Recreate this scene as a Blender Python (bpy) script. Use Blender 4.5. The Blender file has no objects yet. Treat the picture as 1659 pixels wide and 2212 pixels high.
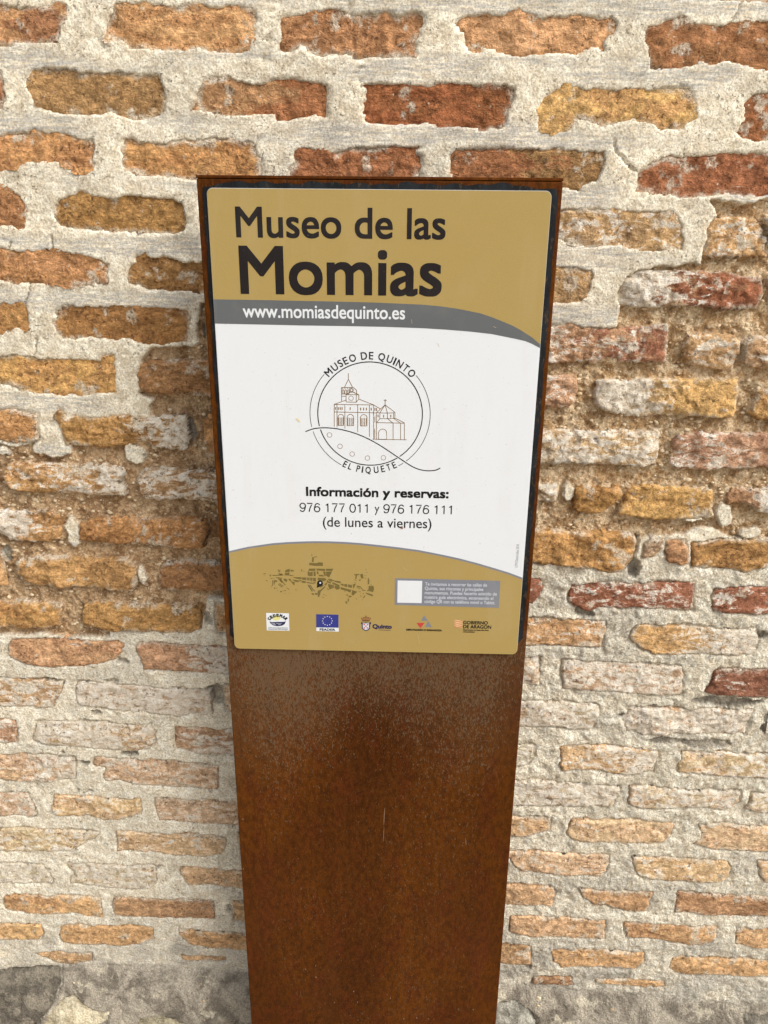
import bpy, bmesh, math, random
import numpy as np
from mathutils import Matrix, Vector

random.seed(7); rng = np.random.default_rng(7)
SC = bpy.context.scene; COL = SC.collection

# ------------------------------------------------------------------ camera
S = 0.9                                   # metres per fitted unit (sign 0.45 m wide)
YAW, PITCH, ROLL = -0.02156, -0.33703, 0.010385
SIGN_D = 1.1378 * S                       # camera to sign face
WALL_D = SIGN_D + 0.115                   # camera to wall plane
CAM_H = 1.63
FPX = 26 / 34.6 * 2212                    # focal length in photo-view pixels (1659 x 2212 view)
_fwd = np.array([math.sin(YAW) * math.cos(PITCH), math.cos(YAW) * math.cos(PITCH), math.sin(PITCH)])
_r = np.array([math.cos(YAW), -math.sin(YAW), 0.0]); _u = np.cross(_r, _fwd)
c_, s_ = math.cos(ROLL), math.sin(ROLL)
RIGHT = c_ * _r + s_ * _u; UP = -s_ * _r + c_ * _u; FWD = _fwd
CAM = np.array([0.0, -WALL_D, CAM_H])
cam = bpy.data.cameras.new('camera'); cam.sensor_fit = 'VERTICAL'; cam.sensor_height = 34.6; cam.lens = 26.0
cam.clip_start = 0.01; cam.clip_end = 2000
co = bpy.data.objects.new('camera', cam); COL.objects.link(co); SC.camera = co
co.matrix_world = Matrix(((RIGHT[0], UP[0], -FWD[0], CAM[0]), (RIGHT[1], UP[1], -FWD[1], CAM[1]),
                          (RIGHT[2], UP[2], -FWD[2], CAM[2]), (0, 0, 0, 1)))

# ------------------------------------------------------------------ sky, sun, exposure
SUN_AZ, SUN_EL = math.radians(58), math.radians(46)      # azimuth from straight-out-of-wall towards the right
wd = bpy.data.worlds.new('World'); SC.world = wd; wd.use_nodes = True
nt = wd.node_tree; bg = nt.nodes['Background']
sky = nt.nodes.new('ShaderNodeTexSky'); sky.sky_type = 'NISHITA'; sky.sun_disc = False
sky.sun_elevation = SUN_EL; sky.sun_rotation = math.radians(180) - SUN_AZ
sky.air_density = 1.0; sky.dust_density = 4.0; sky.ozone_density = 1.0
hsv = nt.nodes.new('ShaderNodeHueSaturation'); hsv.inputs['Saturation'].default_value = 0.40
nt.links.new(sky.outputs[0], hsv.inputs['Color']); nt.links.new(hsv.outputs[0], bg.inputs[0])
bg.inputs[1].default_value = 0.10
sd = np.array([math.sin(SUN_AZ) * math.cos(SUN_EL), -math.cos(SUN_AZ) * math.cos(SUN_EL), math.sin(SUN_EL)])
sl = bpy.data.lights.new('sun', 'SUN'); sl.energy = 1.4; sl.angle = math.radians(42); sl.color = (0.975, 0.99, 1.0)
so = bpy.data.objects.new('sun', sl); COL.objects.link(so)
so.rotation_euler = Vector(sd).to_track_quat('Z', 'Y').to_euler(); so.location = (3, -4, 5)
vs = SC.view_settings; vs.view_transform = 'Standard'; vs.look = 'None'; vs.gamma = 1.0; vs.exposure = 0.83
vs.use_curve_mapping = False
cy = SC.cycles; cy.max_bounces = 5; cy.diffuse_bounces = 3; cy.glossy_bounces = 2; cy.use_adaptive_sampling = True; cy.adaptive_threshold = 0.02; cy.use_denoising = True

# ------------------------------------------------------------------ helpers
def unproj(v, depth):
    """photo-view pixels -> point on the vertical plane `depth` metres in front of the camera; returns x, z (world)"""
    v = np.atleast_2d(np.asarray(v, float))
    d = FWD + (v[:, 0:1] - 829.5) / FPX * RIGHT - (v[:, 1:2] - 1106) / FPX * UP
    p = CAM + d * (depth / d[:, 1:2])
    return p[:, [0, 2]]
def lin(c):
    c = np.asarray(c, float) / 255.0
    return tuple(np.where(c <= 0.04045, c / 12.92, ((c + 0.055) / 1.055) ** 2.4))
def smooth(a, b, x):
    t = np.clip((x - a) / (b - a), 0, 1); return t * t * (3 - 2 * t)
def _hash(ix, iy, seed):
    h = (ix.astype(np.int64) * 374761393 + iy.astype(np.int64) * 668265263 + seed * 974711) & 0xffffffff
    h = ((h ^ (h >> 13)) * 1274126177) & 0xffffffff
    return ((h ^ (h >> 16)) & 0xffff) / 32767.5 - 1.0
def noise(x, y, seed=0):
    ix = np.floor(x); iy = np.floor(y); fx = x - ix; fy = y - iy
    ux = fx * fx * fx * (fx * (fx * 6 - 15) + 10); uy = fy * fy * fy * (fy * (fy * 6 - 15) + 10)
    a = _hash(ix, iy, seed); b = _hash(ix + 1, iy, seed); c = _hash(ix, iy + 1, seed); d = _hash(ix + 1, iy + 1, seed)
    return (a + (b - a) * ux) + ((c + (d - c) * ux) - (a + (b - a) * ux)) * uy
def fbm(x, y, f, seed=0, oct=4, gain=0.5):
    s = 0; a = 1; t = 0
    for i in range(oct):
        s = s + a * noise(x * f + 17.3 * i, y * f - 9.1 * i, seed + i * 31); t += a; a *= gain; f *= 2.03
    return s / t
def poly_sdf(px, pz, poly):
    d = np.full(px.shape, 1e9); inside = np.zeros(px.shape, bool); n = len(poly)
    for i in range(n):
        x0, z0 = poly[i]; x1, z1 = poly[(i + 1) % n]
        ex, ez = x1 - x0, z1 - z0; L = ex * ex + ez * ez + 1e-12
        t = np.clip(((px - x0) * ex + (pz - z0) * ez) / L, 0, 1)
        d = np.minimum(d, (px - x0 - t * ex) ** 2 + (pz - z0 - t * ez) ** 2)
        cr = (z0 > pz) != (z1 > pz)
        if abs(ez) > 1e-12: inside ^= cr & (px < x0 + (pz - z0) / ez * ex)
    d = np.sqrt(d); return np.where(inside, -d, d)
def line_dist(px, pz, pts):
    d = np.full(px.shape, 1e9)
    for (x0, z0), (x1, z1) in zip(pts[:-1], pts[1:]):
        ex, ez = x1 - x0, z1 - z0; L = ex * ex + ez * ez + 1e-12
        t = np.clip(((px - x0) * ex + (pz - z0) * ez) / L, 0, 1)
        d = np.minimum(d, (px - x0 - t * ex) ** 2 + (pz - z0 - t * ez) ** 2)
    return np.sqrt(d)
def mesh_np(name, verts, quads, smooth_shade=True):
    me = bpy.data.meshes.new(name)
    me.vertices.add(len(verts)); me.vertices.foreach_set('co', np.asarray(verts, np.float32).ravel())
    q = np.asarray(quads, np.int32); k = q.shape[1]
    me.loops.add(q.size); me.loops.foreach_set('vertex_index', q.ravel())
    me.polygons.add(len(q)); me.polygons.foreach_set('loop_start', np.arange(0, q.size, k, dtype=np.int32))
    me.polygons.foreach_set('loop_total', np.full(len(q), k, np.int32))
    if smooth_shade: me.polygons.foreach_set('use_smooth', np.ones(len(q), bool))
    me.update(calc_edges=True); return me
def link(name, me, parent=None, mats=(), loc=(0, 0, 0)):
    o = bpy.data.objects.new(name, me); COL.objects.link(o); o.location = loc
    if parent is not None: o.parent = parent
    for m in mats:
        if m.name not in [x.name for x in me.materials]: me.materials.append(m)
    return o
def empty(name, loc):
    o = bpy.data.objects.new(name, None); COL.objects.link(o); o.location = loc; o.empty_display_size = 0.1; return o

class NT:
    """small shader-node helper"""
    def __init__(s, name):
        s.m = bpy.data.materials.new(name); s.m.use_nodes = True; s.t = s.m.node_tree
        s.bsdf = s.t.nodes['Principled BSDF']
    def n(s, typ, **kw):
        x = s.t.nodes.new(typ)
        for k, v in kw.items(): setattr(x, k, v)
        return x
    def put(s, sock, v):
        if isinstance(v, bpy.types.NodeSocket): s.t.links.new(v, sock)
        elif isinstance(v, (tuple, list)) and sock.type == 'RGBA' and len(v) == 3: sock.default_value = (*v, 1)
        else: sock.default_value = v
    def noise(s, vec, scale, detail=4, rough=0.55, dist=0.0):
        x = s.n('ShaderNodeTexNoise'); s.put(x.inputs['Vector'], vec); x.inputs['Scale'].default_value = scale
        x.inputs['Detail'].default_value = detail; x.inputs['Roughness'].default_value = rough
        x.inputs['Distortion'].default_value = dist; return x.outputs['Fac']
    def vor(s, vec, scale, feature='F1', out='Distance'):
        x = s.n('ShaderNodeTexVoronoi', feature=feature); s.put(x.inputs['Vector'], vec)
        x.inputs['Scale'].default_value = scale; return x.outputs[out]
    def math(s, op, a, b=0.0, c=0.0):
        x = s.n('ShaderNodeMath', operation=op)
        for i, v in enumerate((a, b, c)): s.put(x.inputs[i], v)
        return x.outputs[0]
    def ramp(s, v, a, b, lo=0.0, hi=1.0):
        x = s.n('ShaderNodeMapRange', interpolation_type='SMOOTHSTEP'); s.put(x.inputs['Value'], v)
        s.put(x.inputs['From Min'], a); s.put(x.inputs['From Max'], b); s.put(x.inputs['To Min'], lo); s.put(x.inputs['To Max'], hi)
        return x.outputs['Result']
    def mix(s, f, a, b, blend='MIX'):
        x = s.n('ShaderNodeMix', data_type='RGBA', blend_type=blend)
        s.put(x.inputs['Factor'], f); s.put(x.inputs[6], a); s.put(x.inputs[7], b); return x.outputs[2]
    def attr(s, name, typ='GEOMETRY', out='Fac'):
        x = s.n('ShaderNodeAttribute', attribute_type=typ, attribute_name=name); return x.outputs[out]
    def coord(s, sc=(1, 1, 1), off=None):
        x = s.n('ShaderNodeTexCoord'); m = s.n('ShaderNodeMapping'); s.put(m.inputs['Vector'], x.outputs['Object'])
        m.inputs['Scale'].default_value = sc
        if off is not None: s.put(m.inputs['Location'], off)
        return m.outputs[0]
    def bump(s, h, strength, dist, normal=None):
        x = s.n('ShaderNodeBump'); s.put(x.inputs['Height'], h); x.inputs['Strength'].default_value = strength
        x.inputs['Distance'].default_value = dist
        if normal is not None: s.put(x.inputs['Normal'], normal)
        return x.outputs[0]
    def done(s, color, rough=0.9, normal=None, spec=0.25):
        s.put(s.bsdf.inputs['Base Color'], color); s.put(s.bsdf.inputs['Roughness'], rough)
        s.put(s.bsdf.inputs['Specular IOR Level'], spec)
        if normal is not None: s.put(s.bsdf.inputs['Normal'], normal)
        return s.m

# ------------------------------------------------------------------ materials of the wall
def mat_brick():
    k = NT('fired_brick'); rnd = k.n('ShaderNodeObjectInfo').outputs['Random']
    off = k.n('ShaderNodeCombineXYZ'); k.put(off.inputs[0], k.math('MULTIPLY', rnd, 37.0)); k.put(off.inputs[2], k.math('MULTIPLY', rnd, 91.0))
    v = k.coord((1, 1, 1), off.outputs[0]); vs_ = k.coord((1, 1, 2.4), off.outputs[0])
    raw = k.n('ShaderNodeTexCoord').outputs['Object']; sep = k.n('ShaderNodeSeparateXYZ'); k.put(sep.inputs[0], raw); ox = sep.outputs[0]
    n1 = k.noise(vs_, 15, 4, 0.65, 0.5); n2 = k.noise(v, 75, 5, 0.7, 0.6); n3 = k.noise(v, 310, 3, 0.7); n4 = k.noise(vs_, 30, 6, 0.72, 0.8)
    a = k.attr('tint', 'OBJECT', 'Color'); b = k.attr('tint2', 'OBJECT', 'Color')
    g = k.math('MULTIPLY', k.attr('grad', 'OBJECT'), k.math('MULTIPLY', ox, 5.0))
    col = k.mix(k.ramp(k.math('ADD', n1, g), 0.44, 0.56), a, b)
    lum = k.math('MULTIPLY', k.ramp(n2, 0.38, 0.60, 0.76, 1.20), k.ramp(n3, 0.38, 0.60, 0.84, 1.14))
    lum = k.math('MULTIPLY', lum, k.ramp(n4, 0.40, 0.58, 0.80, 1.12))
    col = k.mix(1.0, col, lum, 'MULTIPLY')
    # darker fired and weathered patches
    sm = k.ramp(k.noise(vs_, 24, 5, 0.75, 1.0), 0.555, 0.63, 0, 0.55)
    col = k.mix(sm, col, k.mix(1.0, a, (0.55, 0.50, 0.46), 'MULTIPLY'))
    # lime bloom on the face
    wg = k.math('MULTIPLY', k.attr('wgrad', 'OBJECT'), k.math('MULTIPLY', ox, 2.4))
    wv = k.math('ADD', k.math('ADD', k.math('MULTIPLY', n4, 0.72), k.math('MULTIPLY', n2, 0.28)), wg)
    th = k.math('SUBTRACT', 0.665, k.math('MULTIPLY', k.attr('white', 'OBJECT'), 0.30))
    wf = k.math('MULTIPLY', k.ramp(k.math('SUBTRACT', wv, th), -0.02, 0.05), k.ramp(n3, 0.36, 0.56, 0.62, 0.96))
    bloom = k.mix(k.ramp(n2, 0.40, 0.60), lin((230, 214, 190)), lin((251, 243, 226)))
    col = k.mix(wf, col, bloom)
    sme = k.math('MULTIPLY', k.attr('smear'), k.ramp(k.math('ADD', k.math('MULTIPLY', n2, 0.5), k.math('MULTIPLY', n3, 0.5)), 0.40, 0.50, 0.1, 0.92))
    col = k.mix(sme, col, k.mix(k.ramp(n3, 0.4, 0.6), lin((206, 190, 164)), lin((236, 224, 202))))
    pit = k.math('MULTIPLY', k.ramp(k.noise(v, 170, 3, 0.6, 0.5), 0.585, 0.65), k.ramp(n1, 0.40, 0.60, 0.15, 1.0))
    col = k.mix(k.math('MULTIPLY', pit, 0.62), col, lin((96, 62, 38)))
    grit = k.ramp(k.vor(v, 90), 0.16, 0.08); pick = k.ramp(k.noise(v, 60, 2), 0.56, 0.62)
    col = k.mix(k.math('MULTIPLY', k.math('MULTIPLY', grit, pick), 0.85), col, lin((236, 216, 190)))
    h = k.math('ADD', k.math('ADD', k.math('MULTIPLY', n2, 1.1), k.math('MULTIPLY', n3, 0.6)), k.math('MULTIPLY', pit, -0.45))
    h = k.math('ADD', h, k.math('MULTIPLY', k.noise(vs_, 120, 4, 0.7, 1.5), 0.8))
    return k.done(col, 0.92, k.bump(h, 1.0, 0.0040), 0.12)
def mat_mortar():
    k = NT('lime_mortar'); v = k.coord(); vst = k.coord((1, 1, 9))
    n1 = k.noise(v, 9, 4, 0.6); n2 = k.noise(v, 55, 5, 0.68); n3 = k.noise(v, 330, 3, 0.75); st = k.noise(vst, 26, 4, 0.6, 0.3); st2 = k.noise(vst, 80, 3, 0.7, 0.5)
    earth = k.attr('earth'); cream = k.attr('cream'); cem = k.attr('cement'); base = k.attr('base'); trow = k.attr('trowel'); earth_side = k.attr('earth_side'); rgh = k.attr('rough')
    lime = k.mix(k.ramp(n2, 0.40, 0.60), lin((222, 206, 178)), lin((248, 237, 212)))
    gr = k.math('MULTIPLY', trow, k.ramp(k.math('ADD', k.math('MULTIPLY', st, 0.55), k.math('MULTIPLY', st2, 0.45)), 0.42, 0.57))
    lime = k.mix(gr, lime, lin((196, 189, 176)))
    crm = k.mix(k.ramp(n2, 0.40, 0.60), lin((228, 213, 186)), lin((250, 240, 217)))
    col = k.mix(cream, lime, crm)
    el = k.mix(k.ramp(n2, 0.40, 0.60), lin((172, 136, 98)), lin((226, 192, 150)))
    er = k.mix(k.ramp(n2, 0.40, 0.60), lin((190, 152, 108)), lin((240, 212, 172)))
    col = k.mix(earth, col, k.mix(earth_side, el, er))  # left earth browner: partly its own tone, partly shade put into the colour
    cm = k.mix(k.ramp(n1, 0.42, 0.58), lin((206, 198, 182)), lin((172, 164, 150)))
    col = k.mix(cem, col, cm)
    bs = k.mix(k.ramp(k.noise(v, 14, 5, 0.65, 0.5), 0.42, 0.58), lin((190, 178, 158)), lin((136, 126, 111)))
    bs = k.mix(k.ramp(k.noise(v, 26, 5, 0.7), 0.55, 0.64, 0, 0.75), bs, lin((216, 204, 178)))
    col = k.mix(base, col, bs)
    col = k.mix(1.0, col, k.math('MULTIPLY', k.ramp(n3, 0.38, 0.60, 0.72, 1.12), k.ramp(n1, 0.40, 0.60, 0.91, 1.06)), 'MULTIPLY')
    pm = k.math('MULTIPLY', k.ramp(k.noise(v, 20, 3, 0.6), 0.44, 0.60, 0.12, 1.0), k.ramp(trow, 0.2, 0.8, 1.0, 0.25))
    pit = k.math('MULTIPLY', k.ramp(k.noise(v, 230, 3, 0.6, 0.4), 0.60, 0.66), pm)
    col = k.mix(k.math('MULTIPLY', pit, 0.6), col, lin((122, 104, 80)))
    fine = k.math('ADD', k.math('MULTIPLY', n3, 0.6), k.math('MULTIPLY', k.noise(v, 140, 4, 0.7), 1.0))
    fine = k.math('ADD', k.math('MULTIPLY', fine, rgh), k.math('MULTIPLY', pit, -0.5))
    return k.done(col, 0.95, k.bump(fine, 1.0, 0.0042), 0.10)
def mat_stone():
    k = NT('footing_stone'); v = k.coord()
    n2 = k.noise(v, 40, 6, 0.65); n3 = k.noise(v, 260, 4, 0.7)
    col = k.mix(k.ramp(n2, 0.42, 0.58), k.attr('tint', 'OBJECT', 'Color'), k.attr('tint2', 'OBJECT', 'Color'))
    col = k.mix(1.0, col, k.math('MULTIPLY', k.ramp(n3, 0.36, 0.62, 0.74, 1.16), k.ramp(k.noise(v, 14, 4, 0.7), 0.4, 0.6, 0.82, 1.12)), 'MULTIPLY')
    return k.done(col, 0.92, k.bump(k.math('ADD', n2, k.math('MULTIPLY', n3, 0.5)), 1.0, 0.007), 0.15)
def mat_pebble():
    k = NT('mortar_grit'); n = k.noise(k.coord(), 60, 2)
    return k.done(k.mix(k.ramp(n, 0.38, 0.62), lin((176, 146, 108)), lin((226, 206, 172))), 0.85)
M_BRICK, M_MORT, M_STONE, M_PEB = mat_brick(), mat_mortar(), mat_stone(), mat_pebble()

# ------------------------------------------------------------------ brick outlines, traced per photo window
# window -> (x0, y0, zoom) so that view pixel = origin + point / zoom
WIN = {'A': (0, 0, 2.0), 'B': (829.5, 0, 2.0), 'C': (0, 380.2, 3.2), 'D': (0, 777.7, 3.2), 'E': (0, 1175, 3.097),
       'F': (0, 1572.5, 3.0), 'G': (0, 1866.3, 3.0), 'H': (1140.5, 380.2, 3.2), 'I': (1140.5, 777.7, 3.2),
       'J': (1123.2, 1175, 3.097), 'K': (1071.4, 1572.5, 2.8237), 'L': (1036.8, 1866.3, 2.6668)}
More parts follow.
